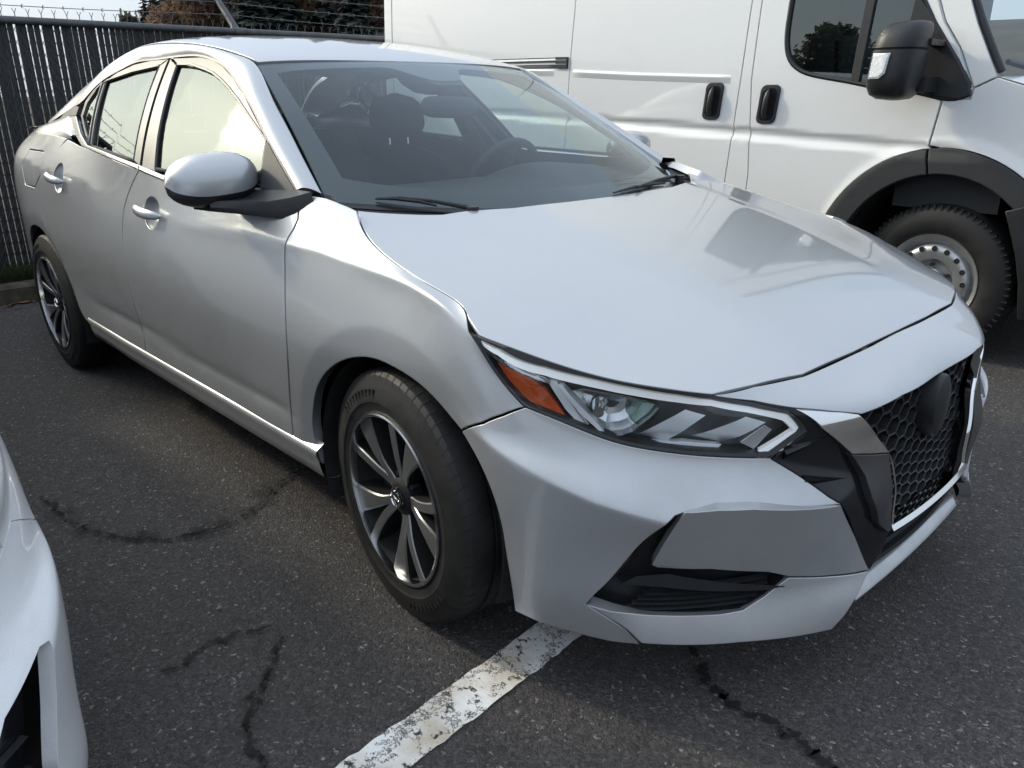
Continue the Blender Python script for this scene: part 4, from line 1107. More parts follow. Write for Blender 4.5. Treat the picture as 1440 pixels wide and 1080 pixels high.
# --- side windows, frames, mouldings
panel('window', fside(-.012), O['glassF'], 'glass', FD, REF_OUT, h=.03, gap=-.006, flange=.004)
panel('window', fside(-.012), O['glassR'], 'glass', RD, REF_OUT, h=.03, gap=-.006, flange=.004)
panel('quarter_window', fside(-.012), O['glassQ'], 'glass', RD, REF_OUT, h=.03, gap=-.006, flange=.004)
for nm, mat, D, off in (('frameFtop', 'frame_metal', FD, -.002), ('frameFB', 'frame_metal', FD, -.002), ('frameRB', 'frame_metal', RD, -.002), ('frameRtop', 'frame_metal', RD, -.002), ('divider', 'black_plastic', RD, -.006)):
    panel('window_frame', fside(off), O[nm], mat, D, REF_OUT, h=.02, gap=.0025 if nm != 'divider' else 0, flange=.022)
panel('mirror_sail', fside(.002), O['sail'], 'grey_plastic', FD, REF_OUT, h=.02, gap=0, flange=.02)
for nm, D in (('belt1', RD), ('belt2', FD)):
    panel('belt_moulding', fside(.006), O[nm], 'belt', D, REF_OUT, h=.014, gap=0, flange=.012, edge=.004)
panel('pillar_trim', fside(.004), O['cpillar'], 'grey_plastic', car, REF_OUT, h=.02, gap=0, flange=.02)
# rubber seals: dark lines round the glass and under the rail
for s in (-1, 1):
    for nm, D in (('glassF', FD), ('glassR', RD), ('glassQ', RD)):
        L = clean_loop(O[nm], .03); P = gside(L[:, 0], L[:, 1], -.006) * (1, s, 1)
        MB().tube(list(map(tuple, P)) + [tuple(P[0])], .0065, 6, cap=False).build('window_seal', 'black_plastic', D[s])
    pth = [(x, s * (y - .004), z - .004) for x, y, z in lowr[:17]]
    MB().tube(resample(pth, n=50, smooth=True), .0075, 6).build('rail_seal', 'black_plastic', car)

# --- windscreen with its black printed border, cowl and wipers
n = 33
vv, ww = np.meshgrid(np.linspace(-1, 1, n), np.linspace(-.03, .995, 20), indexing='ij')
ws = MB().grid(wscreen(vv, ww)).build('windscreen', 'screen', car)
def wband(f, name='glass_border', mat='frit', off=-.004, parent=ws):
    return MB().grid(np.array(f)[..., :]).build(name, mat, parent)
vs = np.linspace(-1, 1, 41)
b_out = [wscreen(v, -.05, -.004) for v in vs]; b_in = [wscreen(v, .075 + .10 * abs(v) ** 8, -.004) for v in vs]
wband([b_out, b_in])
t_out = [wscreen(v, .995, -.004) for v in vs]; t_in = [wscreen(v, .945 - .05 * abs(v) ** 8 - .13 * math.exp(-(v / .20) ** 4), -.004) for v in vs]
wband([t_in, t_out])
wv = np.linspace(0, 1, 20)
for s in (-1, 1):
    wband([[wscreen(s * 1.0, w, -.004) for w in wv], [wscreen(s * (.925 - .0 * w), w, -.004) for w in wv]])
cw_h = [(a - .004, b) for a, b in [(-.3274, .7239), (-.2842, .6721), (-.1993, .5512), (-.1401, .36), (-.1189, .1582), (-.112, 0)]]
cwl = cw_h + [(a, -b) for a, b in cw_h[::-1][1:]]
A = [(a + .03, b, float(hood(a, b)[2]) - .028) for a, b in cwl]
C_ = [tuple(wscreen(b / .735, -.03, -.006)) for a, b in cwl]
B_ = [((p[0] + q[0]) / 2, (p[1] + q[1]) / 2, (p[2] + q[2]) / 2 - .012) for p, q in zip(A, C_)]
loft_obj('cowl_panel', [A, B_, C_], 40, 8, 'black_plastic', car, sides=(0,), out=(0, 0, 1))
# cowl end caps reaching to the pillar feet
for s in (-1, 1):
    q = [(-.30, s * .742, .956), (-.335, s * .724, .958), (-.44, s * .716, .976), (-.47, s * .742, .990), (-.42, s * .79, .990), (-.34, s * .775, .966)]
    q = [(x, y, z - .022) for x, y, z in q]; c_ = np.array(q).mean(0)
    MB().add(q + [tuple(c_ + (0, 0, .004))], [(i, (i + 1) % 6, 6) if s > 0 else ((i + 1) % 6, i, 6) for i in range(6)]).build('cowl_end', 'black_plastic', car)
def wiper(y0, y1, v0, x_off):
    t = MB()
    p0 = Vector(wscreen(y0 / .735, -.045, .012)); p1 = Vector(wscreen(y1 / .735, v0, .016))
    t.tube([p0 + Vector((.02, 0, -.01)), p0, p0.lerp(p1, .5) + Vector((0, 0, .004)), p1], [.009, .007, .005, .004], 8)
    t.tube([p0 + Vector((.02, 0, -.03)), p0 + Vector((.02, 0, .004))], .017, 12)
    w = t.build('wiper_arm', 'black_plastic', car)
    q0 = Vector(wscreen((y1 - (y1 - y0) * .55) / .735, v0 - .02, .007)); q1 = Vector(wscreen((y1 + (y1 - y0) * .30) / .735, v0 + .004, .007))
    m = MB().tube([q0, q0.lerp(q1, .3) + Vector((.004, 0, .006)), q0.lerp(q1, .7) + Vector((.004, 0, .006)), q1], [.003, .0055, .0055, .003], 6)
    m.build('wiper_blade', 'black_plastic', w)
wiper(-.46, -.60, -.012, 0)
wiper(.56, .16, .0, 0)

# --- door mirrors
def mirror(s):
    cx, cy, cz = -.738, .905, 1.017
    nu, nv = 26, 32; P = []
    for i in range(nu):
        u = -1 + 2 * i / (nu - 1)
        w = max(0.0, 1 - abs(u) ** 2.8) ** .55
        row = []
        for k in range(nv):
            a = 2 * math.pi * k / nv
            ca, sa = math.cos(a), math.sin(a)
            e = .78
            x = math.copysign(abs(ca) ** e, ca); z = math.copysign(abs(sa) ** e, sa)
            hx = .082 if x > 0 else .058
            hz = (.073 + .004 * u) if z > 0 else .069
            sweep = -.035 * ((u + 1) / 2) ** 2
            row.append((cx + sweep + hx * x * w, cy + .121 * u, cz - .010 * u + hz * z * w))
        P.append(row)
    P = np.array(P) * (1, s, 1)
    zsplit = .026
    F_up, F_lo, F_md = [], [], []
    for i in range(nu - 1):
        for k in range(nv):
            q = (i * nv + k, i * nv + (k + 1) % nv, (i + 1) * nv + (k + 1) % nv, (i + 1) * nv + k)
            if s < 0: q = q[::-1]
            a = 360 * (k + .5) / nv
            (F_up if a < 180 + 38 or a > 360 - 24 else F_lo).append(q)
    V = P.reshape(-1, 3)
    base = obj('side_mirror', V, F_lo, 'black_plastic', FD[s], angle=60)
    obj('mirror_cap', V, F_up, 'silver', base, angle=60)
    # reflecting face at the back
    fc = [(cx - .052, s * (cy + .100 * math.cos(q)), cz + .055 * math.sin(q)) for q in np.linspace(0, 2 * math.pi, 28, endpoint=False)]
    obj('mirror_glass', fc, [tuple(range(28))], 'mirror', base)
    # arm
    prof = []
    for y, x0, x1, z0, z1 in ((.945, -.80, -.70, .937, .968), (.89, -.78, -.64, .930, .969), (.85, -.73, -.55, .925, .972), (.822, -.68, -.48, .925, .985), (.788, -.64, -.435, .930, 1.0)):
        prof.append([(x0, s * y, z0), (x1, s * y, z0 + .004), (x1 + .012, s * y, (z0 + z1) / 2), (x1, s * y, z1), (x0, s * y, z1), (x0 - .006, s * y, (z0 + z1) / 2)])
    MB().grid(np.array(prof), wrap=True, flip=s > 0).build('mirror_arm', 'black_plastic', base, angle=50)
mirror(-1); mirror(1)

# --- wheels
def make_wheel():
    w = MB().lathe([(.155, -.15), (.165, -.11), (.185, -.085), (.197, -.05), (.2042, -.012), (.2052, -.012), (.2052, -.16)], 56).build('wheel', 'alloy_black', car, angle=40)
    # tyre with rounded shoulder and three grooves
    prof = [(.205, -.195), (.232, -.205), (.262, -.207), (.292, -.200), (.311, -.187), (.318, -.172)]
    for a0, a1 in ((-.172, -.148), (-.140, -.112), (-.104, -.078), (-.070, -.035)):
        prof += [(.318 + (.002 if -.14 < a0 < -.07 else 0), a0), (.318 + (.002 if -.14 < a0 < -.07 else 0), a1)]
        if a1 < -.04: prof += [(.311, a1 + .001), (.311, a1 + .007)]
    prof += [(.3145, -.017), (.306, -.0075), (.295, -.004), (.284, -.001), (.262, .006), (.243, .007), (.238, .004), (.226, .003), (.217, .000), (.208, -.004), (.204, -.02)]
    ty = MB().lathe([(r, a) for r, a in prof], 96).build('tyre', 'rubber', w, angle=28)
    # cuts across the shoulder ribs, following the tread profile
    sp = MB()
    pf = [(.3192, -.036), (.3152, -.0172), (.3066, -.0072), (.2955, -.0036)]
    pc = [(.3192, -.070), (.3192, -.060), (.3192, -.050), (.3192, -.040)]
    for k in range(66):
        for prof_, da, hw in ((pf, 0.0, .0020), (pc, .03, .0018)):
            a = 2 * math.pi * k / 66 + da; V = []
            for i, (r, y) in enumerate(prof_):
                aa = a + .012 * i
                for sg in (-1, 1):
                    w_ = hw * (1 - .25 * i) / r
                    V.append((r * math.cos(aa + sg * w_), y + .0004, r * math.sin(aa + sg * w_)))
            sp.add(V, [(2 * i, 2 * i + 1, 2 * i + 3, 2 * i + 2) for i in range(3)])
    sp.build('tyre_sipe', 'dark', ty)['kind'] = 'stuff'
    bl = MB()
    for k in range(10):
        for g in (0.2, 3.4):
            a = g + k * .075
            R_ = Matrix.Rotation(a, 3, 'Y')
            bl.box(-.0035, .0035, .004, .0076, .258, .274, rot=R_)
    bl.build('sidewall_marking', 'rubber', ty)['kind'] = 'stuff'
    # bright machined lip
    MB().lathe([(.2155, -.004), (.2155, .0055), (.2115, .008), (.2065, .006), (.2045, -.012), (.203, -.03)], 96).build('rim_lip', 'lip_alloy', w, angle=40)
    def spoke_xy(th, rr): return rr * math.cos(th), rr * math.sin(th)
    def yface(r): return -.004 - .022 * (1 - r / .205) ** 1.5 - .006 * math.exp(-((r - .05) / .04) ** 2)
    for k in range(5):
        th = math.radians(91 + 72 * k)
        # narrow arm and wide blade, both with machined faces over black sides
        for kind in ('narrow', 'blade'):
            L, Rr = [], []
            for r in np.linspace(.040, .205, 12):
                q = (r - .04) / .165
                if kind == 'narrow':
                    c = th + math.radians(8) * (1 - q); hw = .0115 + .0025 * q
                else:
                    c = th + math.radians(31 * q ** .8 + 19 * (1 - q)) ; hw = .0115 + .004 * q + .036 * max(0, q - .28) ** 1.15
                ct = (r * math.cos(c), r * math.sin(c)); tx = (-math.sin(c), math.cos(c))
                a_w = hw; b_w = hw
                if kind == 'blade': a_w = hw * (1.15 - .1 * q); b_w = hw * .9
                L.append((ct[0] + tx[0] * a_w, ct[1] + tx[1] * a_w, r)); Rr.append((ct[0] - tx[0] * b_w, ct[1] - tx[1] * b_w, r))
            mixp = lambda k, dy: [(l[0] + (q_[0] - l[0]) * k, yface(l[2]) + dy, l[1] + (q_[1] - l[1]) * k) for l, q_ in zip(L, Rr)]
            face = [mixp(0, -.003), mixp(.10, .0), mixp(.90, .0), mixp(1.0, -.003)]
            f = MB().grid(np.array(face)).build('spoke', 'alloy', w, angle=20)
            sides_ = [[(x * .995, yface(r) - .055, z * .995) for x, z, r in L], [(x, yface(r) - .0035, z) for x, z, r in L]]
            s2 = [[(x, yface(r) - .0035, z) for x, z, r in Rr], [(x * .995, yface(r) - .055, z * .995) for x, z, r in Rr]]
            MB().grid(np.array(sides_)).grid(np.array(s2)).build('spoke_side', 'alloy_black', f, angle=40)
    MB().lathe([(.001, -.018), (.030, -.018), (.040, -.021), (.048, -.026), (.050, -.06)], 32).build('hub', 'alloy_black', w, angle=40)
    hc = MB().lathe([(.001, -.008), (.020, -.009), (.026, -.012), (.028, -.018), (.028, -.03)], 28).build('hub_cap', 'gloss_black', w, angle=40)
    ring = MB().lathe([(.0175, -.0085), (.0185, -.0058), (.0210, -.0058), (.0220, -.0100)], 28)
    ring.box(-.0225, .0225, -.009, -.0055, -.0032, .0032)
    ring.build('hub_emblem', 'chrome', hc, angle=40)
    for k in range(5):
        a = math.radians(91 - 28 + 72 * k)
        MB().lathe([(.001, -.030), (.007, -.030), (.0085, -.036), (.0085, -.05)], 6, c=(.057 * math.cos(a), 0, .057 * math.sin(a))).build('lug_nut', 'screw', w, angle=20)
    MB().lathe([(.05, -.075), (.14, -.075), (.142, -.085), (.14, -.095), (.05, -.095)], 48).build('brake_disc', 'disc', w, angle=40)
    cal = MB()
    for k in range(7):
        a = math.radians(-20 + 8 * k)
        R_ = Matrix.Rotation(-a, 3, 'Y')
        cal.box(.10, .152, -.108, -.058, -.012, .012, rot=R_)
    cal.build('brake_calliper', 'screw', w, angle=30)
    MB().lathe([(.001, -.10), (.14, -.10), (.19, -.15), (.196, -.19)], 40).build('wheel_back', 'dark', w, angle=40)
    return w
# wheel local frame: outer face towards +y; for the right side it is turned round
wh = make_wheel()
STEER = math.radians(-6.4)
def put_wheel(o, x, side, steer):
    hub = Vector((x, side * .80, .318))
    rz = (math.pi if side < 0 else 0) + steer
    o.rotation_euler = (0, 0, rz)
    off = Matrix.Rotation(rz, 3, 'Z') @ Vector((0, .087, 0))
    o.location = hub + off
put_wheel(wh, 0, -1, STEER)
for x, sd, stg in ((0, 1, STEER), (RX, -1, 0), (RX, 1, 0)):
    put_wheel(copy_tree(wh, car), x, sd, stg)
# arch liners and underbody
for s in (-1, 1):
    for wx, rr in ((0, .385), (RX, .385)):
        rows = []
        for y in (.50, .60, .74, .866):
            rows.append([(wx + (rr - (.03 if y > .85 else 0)) * math.cos(a), s * y, .318 + (rr - (.03 if y > .85 else 0)) * math.sin(a)) for a in np.radians(np.linspace(-22, 202, 36))])
        MB().grid(np.array(rows), flip=s > 0).build('wheel_arch_liner', 'liner', car, angle=50)
        q = [(wx + .40 * math.cos(a), s * .52, .318 + .40 * math.sin(a)) for a in np.radians(np.linspace(0, 360, 36, endpoint=False))]
        obj('arch_wall', q, [tuple(range(36))], 'liner', car)
MB().box(-2.25, -.45, -.80, .80, .20, .24).box(-3.55, -3.15, -.72, .72, .26, .30).box(.40, .72, -.45, .45, .19, .22).box(-3.3, .6, -.5, .5, .21, .25).build('underbody', 'dark', car, smooth=False)

# --- cabin
for s in (-1, 1):
    rows = [[body(x, t, -.06) * (1, s, 1) for x in np.linspace(-2.6, -.42, 24)] for t in np.linspace(1.2, 8.9, 12)]
    MB().grid(np.array(rows)).build('door_trim', 'dash', car)
    # inner pillars
    MB().tube([(-1.66, s * .555, 1.345), (-1.57, s * .66, 1.17), (-1.48, s * .735, .95)], [.030, .035, .045], 8).build('inner_pillar', 'dash', car)
    rail_in = resample([(p[0], s * (p[1] - .035), p[2] - .012) for p in lowr[:16]], n=40, smooth=True)
    MB().tube(rail_in, .024, 8).build('inner_rail', 'headlining', car)
rows = [[(x, y, float(roof(x, min(abs(y), .55))[2]) - .045) for y in np.linspace(-.56, .56, 13)] for x in np.linspace(-1.10, -2.45, 14)]
MB().grid(np.array(rows)).build('headlining', 'headlining', car)
# dashboard: deep shelf under the screen rolling down to the cabin
D_ = []
for k, (x, z) in enumerate(((-.30, .915), (-.45, .945), (-.62, .958), (-.78, .955), (-.88, .930), (-.92, .88), (-.90, .78), (-.80, .6), (-.80, .3))):
    D_.append([(x + (.26 * (1 - (abs(y) / .72) ** 2) if k < 2 else (.12 * (1 - (abs(y) / .72) ** 2) if k == 2 else 0)), y, z + (.035 * math.exp(-((y - .37) / .16) ** 4) if 2 <= k <= 4 else 0)) for y in np.linspace(-.74, .74, 31)])
MB().grid(np.array(D_)).build('dashboard', 'dash', car, angle=60)
MB().box(-2.7, -.5, -.78, .78, .26, .30).build('cabin_floor', 'dash', car, smooth=False)
def seat(y, x=-1.42):
    def cush(rows, name, par): return MB().grid(np.array(rows), wrap=True).build(name, 'seat', par, angle=60)
    st_ = empty('front_seat', (0, 0, 0)); st_.parent = car
    def ringrow(c, hx, hy, ex, n=20):
        r_ = []
        for k in range(n):
            a = 2 * math.pi * k / n; ca, sa = math.cos(a), math.sin(a)
            r_.append((hx * math.copysign(abs(ca) ** ex, ca), hy * math.copysign(abs(sa) ** ex, sa)))
        return [(c[0] + p, c[1] + q, c[2]) for p, q in r_]
    cush([ringrow((x + .18, y, .34), .25, .25, .5), ringrow((x + .18, y, .52), .27, .26, .5), ringrow((x + .18, y, .565), .22, .22, .6), ringrow((x + .18, y, .57), .01, .01, 1)], 'seat_cushion', st_)
    rows = []
    for q in np.linspace(0, 1, 11):
        zz = .50 + .52 * q; xx = x - .02 - .18 * q
        wq = .25 - .06 * q ** 2.5 - (.12 * max(0, q - .9) * 10); rows.append(ringrow((xx, y, zz), .065 - .02 * q - (.03 * max(0, q - .9) * 10), wq, .6))
    rows.append(ringrow((x - .2, y, 1.025), .005, .04, 1))
    cush(rows, 'backrest', st_)
    rows = []
    for q in np.linspace(-1, 1, 11):
        w = max(.02, 1 - abs(q) ** 3) ** .45
        rows.append(ringrow((x - .225 - .01 * q, y, 1.145 + .095 * q), .058 * w, .135 * w - .012 * q, .65))
    hr = cush(rows, 'headrest', st_)
    MB().tube([(x - .22, y - .05, 1.0), (x - .225, y - .05, 1.08)], .006, 6).tube([(x - .22, y + .05, 1.0), (x - .225, y + .05, 1.08)], .006, 6).build('headrest_post', 'chrome', hr)
seat(-.37); seat(.37)
MB().box(-2.45, -1.95, -.66, .66, .34, .58).add([(-2.42, -.66, .55), (-2.42, .66, .55), (-2.62, .62, 1.06), (-2.62, -.62, 1.06), (-2.56, -.66, .55), (-2.56, .66, .55), (-2.74, .62, 1.06), (-2.74, -.62, 1.06)],
    [(0, 1, 2, 3), (4, 7, 6, 5), (3, 2, 6, 7), (0, 3, 7, 4), (1, 5, 6, 2)]).build('rear_seat', 'seat', car, smooth=False)
for y in (-.37, .37):
    rows = []
    for q in np.linspace(-1, 1, 7):
        w = max(.02, 1 - abs(q) ** 3) ** .5
        rows.append([(-2.68 + .05 * w * math.cos(a), y + .13 * w * math.sin(a), 1.10 + .06 * q) for a in np.linspace(0, 2 * math.pi, 16, endpoint=False)])
    MB().grid(np.array(rows), wrap=True).build('rear_headrest', 'seat', car)
MB().box(-3.02, -2.66, -.62, .62, 1.04, 1.06).build('parcel_shelf', 'dash', car, smooth=False)
# steering wheel
sw = MB(); cw_ = Vector((-.965, .37, .895)); ax = Vector((-.90, 0, .42)).normalized(); e1 = Vector((0, 1, 0)); e2 = ax.cross(e1)
ringp = [tuple(cw_ + .185 * (math.cos(a) * e1 + math.sin(a) * e2)) for a in np.linspace(0, 2 * math.pi, 40)]
sw.tube(ringp, .015, 8, cap=False)
swo = sw.build('steering_wheel', 'dash', car)
hb = MB()
for a in (0, math.pi, -math.pi / 2, math.pi / 2):
    d = math.cos(a) * e1 + math.sin(a) * e2
    if a != math.pi / 2 : hb.tube([tuple(cw_ + .03 * d), tuple(cw_ + .18 * d)], [.028, .014], 8)
hb.tube([tuple(cw_ - .05 * ax), tuple(cw_ + .012 * ax)], .062, 16)
hb.build('wheel_hub', 'dash', swo)
# interior mirror with the sensor pod on the glass
rm = []
for q in np.linspace(-1, 1, 15):
    w = max(.02, 1 - abs(q) ** 5) ** .5
    rm.append([(-.80 + .018 * w * math.cos(a), .128 * q - .02, 1.192 + .036 * w * math.sin(a) - .004 * q) for a in np.linspace(0, 2 * math.pi, 18, endpoint=False)])
imr = MB().grid(np.array(rm), wrap=True).build('rear_view_mirror', 'dash', car, angle=60)
MB().tube([(-.83, 0, 1.21), (-.87, 0, 1.25), (-.905, 0, 1.275)], [.012, .014, .02], 8).build('mirror_stalk', 'dash', imr)
pod = []
for w, hw, d in ((.985, .17, .03), (.93, .165, .05), (.86, .15, .055), (.81, .12, .045), (.79, .09, .02)):
    pod.append([tuple(wscreen(v, w, o)) for v, o in [(q, -.008) for q in np.linspace(-hw, hw, 7)] + [(q, -.008 - d) for q in np.linspace(hw, -hw, 7)]])
MB().grid(np.array(pod), wrap=True).build('sensor_pod', 'dash', car, angle=40)

# ------------------------------------------------------------------ white delivery van
VY = 2.25
van = empty('delivery_van', (-1.6, 3.25, 0))
tag(van, 'white high-sided delivery van with black mirror and door handles behind the silver sedan', 'van')
VO = Vector((-1.6, 3.25, 0))
def zA(x): return np.interp(x, [-4.6, -2.39, -1.79, -1.12, -.9], [1.46, 1.371, 1.339, 1.313, 1.305])
def zB(x): return np.interp(x, [-4.6, -1.844, -1.104, -.037, .6], [1.205, 1.101, 1.071, 1.021, .995])
def vside(x, z, off=0.0):
    """near side of the van: y grows away from the camera"""
    x = np.asarray(x, float); z = np.asarray(z, float); x, z = np.broadcast_arrays(x, z)
    y = VY + .055 * np.maximum(0, (z - 1.25) / 1.2) ** 1.6 + .05 * np.maximum(0, (.62 - z) / .4) ** 2
    zb = z - zB(x); f = 1 - sstep(.0, .28, x)
    y = y + f * (.016 * (1 - sstep(-.036, 0, zb)) - .020 * (1 - sstep(-.085, -.040, zb)))
    y = y + .30 * np.maximum(0, x - .35) ** 2
    # flare of the skin round the wheel arch
    rho = np.hypot(x - .055, (z - .36) * .92)
    y = y - .014 * sstep(.64, .56, rho)
    return np.stack([x, y - off, z], -1)
fv = lambda off=0.0: (lambda a, b: vside(a, b, off) - np.array(VO))
REF_V = lambda P: np.tile(np.array([0, -1.0, .15]), (len(P), 1))
def vpanel(name, loop, mat, parent=None, off=0.0, **kw):
    return panel(name, fv(off), loop, mat, parent or van, REF_V, sides=(0,), **kw)
def pv(*uv):
    return uv
g1t, g1m, g1b = (-1.00, 2.45), (-1.062, 1.325), (-1.106, .80)
side = vpanel('cargo_side', [(-4.265, .36), (-4.265, 2.5), (-4.365, 2.5), (-4.365, .36)], 'van_white', h=.05)
rear = [(-2.367, .40), (-2.357, .80), (-2.322, 1.39), (-2.247, 2.45), (-1.0, 2.45), (-1.062, 1.325), (-1.105, .79), (-1.118, .40)]
cargo = vpanel('cargo_panel', [(-4.258, .40), (-4.258, 2.45), (-2.247, 2.45), (-2.322, 1.39), (-2.357, .80), (-2.367, .40)], 'van_white', h=.028, gap=.003, flange=.03)
sl = vpanel('sliding_door', rear, 'van_white', h=.028, gap=.003, flange=.03)
vpanel('door_pillar', [(-1.0, 2.45), (-1.062, 1.325), (-1.105, .79), (-1.118, .40), (-.985, .40), (-.963, .80), (-.998, 1.31), (-.955, 2.45)], 'van_white', h=.026, gap=.003, flange=.03)
vpanel('sill', [(-4.36, .39), (-.52, .39), (-.60, .22), (-4.36, .22)], 'grey_plastic', h=.05)
# moulding along the cargo side: a slim raised rib that catches the sky
for xa, xb, par in ((-2.29, -1.125, sl), (-4.24, -2.46, cargo)):
    xs_ = np.linspace(xa, xb, 30)
    MB().grid(np.array([[vside(x, zA(x) + dz, o * float(sstep(0, .03, min(x - xa, xb - x)))) - np.array(VO) for x in xs_] for dz, o in ((.016, .000), (.012, .0035), (.004, .0125), (.001, .0125), (-.004, .011), (-.03, .0005))])).build('side_moulding', 'van_white', par, angle=50)
# front door with its window opening
WIN = [(-.80, 2.10), (-.822, 1.62), (-.816, 1.46), (-.79, 1.395), (-.73, 1.345), (-.62, 1.312), (-.45, 1.283), (-.30, 1.255), (-.10, 1.228), (.055, 1.208), (.098, 1.222), (.088, 1.27), (.03, 1.36), (-.10, 1.53), (-.22, 1.72), (-.36, 1.92), (-.46, 2.10)]
WIN = [tuple(p) for p in resample(WIN[:11], step=.03, smooth=True)] + WIN[11:]
ARCH = [(.045 + .59 * math.cos(a), .36 + .630 * math.sin(a)) for a in np.radians(np.linspace(184, 97, 22))]
door_l = [(-.955, 2.45), (-.998, 1.31), (-.963, .80), (-.985, .40), (-.56, .40)] + ARCH[1:] + [(-.038, 1.0), (-.02, 1.15), (-.012, 1.21), (.10, 1.21), (.105, 1.25), (.02, 1.42), (-.06, 1.53), (-.10, 1.62), (-.28, 2.0), (-.40, 2.2), (-.50, 2.45)]
dr = vpanel('front_door', door_l, 'van_white', h=.022, gap=.003, flange=.03, holes=[np.array(WIN)])
M['van_glass'] = sheet_glass('van_glass', (.22, .26, .26), 1.7)
vpanel('window', WIN, 'van_glass', dr, off=-.012, h=.04, gap=-.004, flange=.003)
sealp = clean_loop(np.array(WIN), .04)
P = vside(sealp[:, 0], sealp[:, 1], -.004) - np.array(VO)
MB().tube(list(map(tuple, P)) + [tuple(P[0])], .011, 6, cap=False).build('window_seal', 'black_plastic', dr)
vpanel('window_divider', [(-.405, 2.1), (-.452, 1.282), (-.41, 1.276), (-.362, 2.1)], 'grey_plastic', dr, off=.004, h=.03, gap=0)
vpanel('mirror_sail', [(-.235, 1.245), (.055, 1.206), (.100, 1.222), (.090, 1.27), (.03, 1.36), (-.04, 1.455), (-.13, 1.58), (-.20, 1.66)], 'black_plastic', dr, off=.008, h=.03, gap=0)
# wing, bonnet side and A-pillar
ARCH2 = [(.045 + .59 * math.cos(a), .36 + .630 * math.sin(a)) for a in np.radians(np.linspace(97, 10, 22))]
wing = [(-.034, 1.0), (-.016, 1.15), (-.008, 1.205), (.108, 1.205), (.113, 1.25), (.20, 1.295), (.36, 1.245), (.70, 1.13), (.92, .98), (.98, .80), (.95, .52), (.70, .45)] + ARCH2[::-1][:-1]
vpanel('fender', wing, 'van_white', h=.024, gap=.003, flange=.03)
pil = [(.113, 1.253), (.026, 1.425), (-.055, 1.535), (-.095, 1.625), (-.275, 2.005), (-.395, 2.205), (-.49, 2.45), (-.30, 2.45), (-.12, 2.0), (-.02, 1.74), (.08, 1.52), (.20, 1.298)]
vpanel('windscreen_pillar', pil, 'van_white', h=.024, gap=.003, flange=.05)
# dark wheel-arch moulding, split at the door shut line
def arc_band(a0, a1, n=16):
    o = [(.045 + .592 * math.cos(a), .36 + .632 * math.sin(a)) for a in np.radians(np.linspace(a0, a1, n))]
    i = [(.055 + .475 * math.cos(a), .36 + .515 * math.sin(a)) for a in np.radians(np.linspace(a1, a0, n))]
    return o + i
vpanel('arch_moulding', arc_band(186, 98.2), 'grey_plastic', off=.014, h=.022, gap=.001, flange=.05, edge=.006)
vpanel('arch_moulding', arc_band(97.4, -6), 'grey_plastic', off=.014, h=.022, gap=.001, flange=.05, edge=.006)
# liner
rows = []
for y in (VY + .02, VY + .10, VY + .30, VY + .55):
    rr_ = 1.0 if y > VY + .05 else .985
    rows.append([(.055 + .49 * rr_ * math.cos(a) - VO.x, y - VO.y, .36 + .53 * rr_ * math.sin(a)) for a in np.radians(np.linspace(-10, 190, 40))])
MB().grid(np.array(rows), flip=False).build('wheel_arch_liner', 'liner', van, angle=50)
MB().grid(np.array([[(.055 + .46 * math.cos(a) - VO.x, VY + .05 + dy - VO.y, .36 + .50 * math.sin(a)) for a in np.radians(np.linspace(105, 170, 16))] for dy in (0, .03)])).build('liner_rib', 'black_plastic', van)
MB().grid(np.array([[(.055 + .405 * math.cos(a) - VO.x, VY + .16 + dy - VO.y, .36 + .46 * math.sin(a)) for a in np.radians(np.linspace(40, 150, 24))] for dy in (0, .03)])).build('liner_rib', 'black_plastic', van)
MB().box(-.012, .012, -.004, .004, -.013, .013, at=(.145 - VO.x, VY + .12 - VO.y, .835)).build('liner_clip', 'steel', van, smooth=False)
MB().box(.055 - .5, .055 + .62, .55, .56, .2, .9, at=(-VO.x, VY - VO.y, 0)).build('arch_wall', 'liner', van, smooth=False)
# mud panel ahead of the wheel
vpanel('arch_moulding', [(.343, .735), (.39, .62), (.42, .54), (.45, .42), (.461, .324), (.47, .25), (.95, .25), (.95, .70), (.60, .80), (.42, .765)], 'black_plastic', off=.024, h=.03, flange=.06, edge=.006)
# far shell so that the van is whole: roof, nose, tail, far side
shell = MB()
sec = []
for x, zt, w0 in ((-4.375, 2.46, 1.0), (-4.2, 2.52, 1.0), (-1.0, 2.52, 1.0), (-.5, 2.46, .98)):
    yl = float(vside(x, 2.42)[1])
    sec.append([(x - VO.x, yl - VO.y + .002, 2.40), (x - VO.x, yl - VO.y + .03, 2.46), (x - VO.x, yl - VO.y + .12, zt - .02), (x - VO.x, 0, zt + .03), (x - VO.x, -(yl - VO.y) - .12, zt - .02), (x - VO.x, 1.0, 2.40), (x - VO.x, 1.0, .3)])
shell.grid(np.array(sec), flip=False)
shell.add([(-4.37 - VO.x, -.99, .3), (-4.37 - VO.x, .99, .3), (-4.37 - VO.x, .96, 2.46), (-4.37 - VO.x, -.92, 2.46)], [(0, 1, 2, 3)])
shell.build('body_shell', 'van_white', van, angle=40)
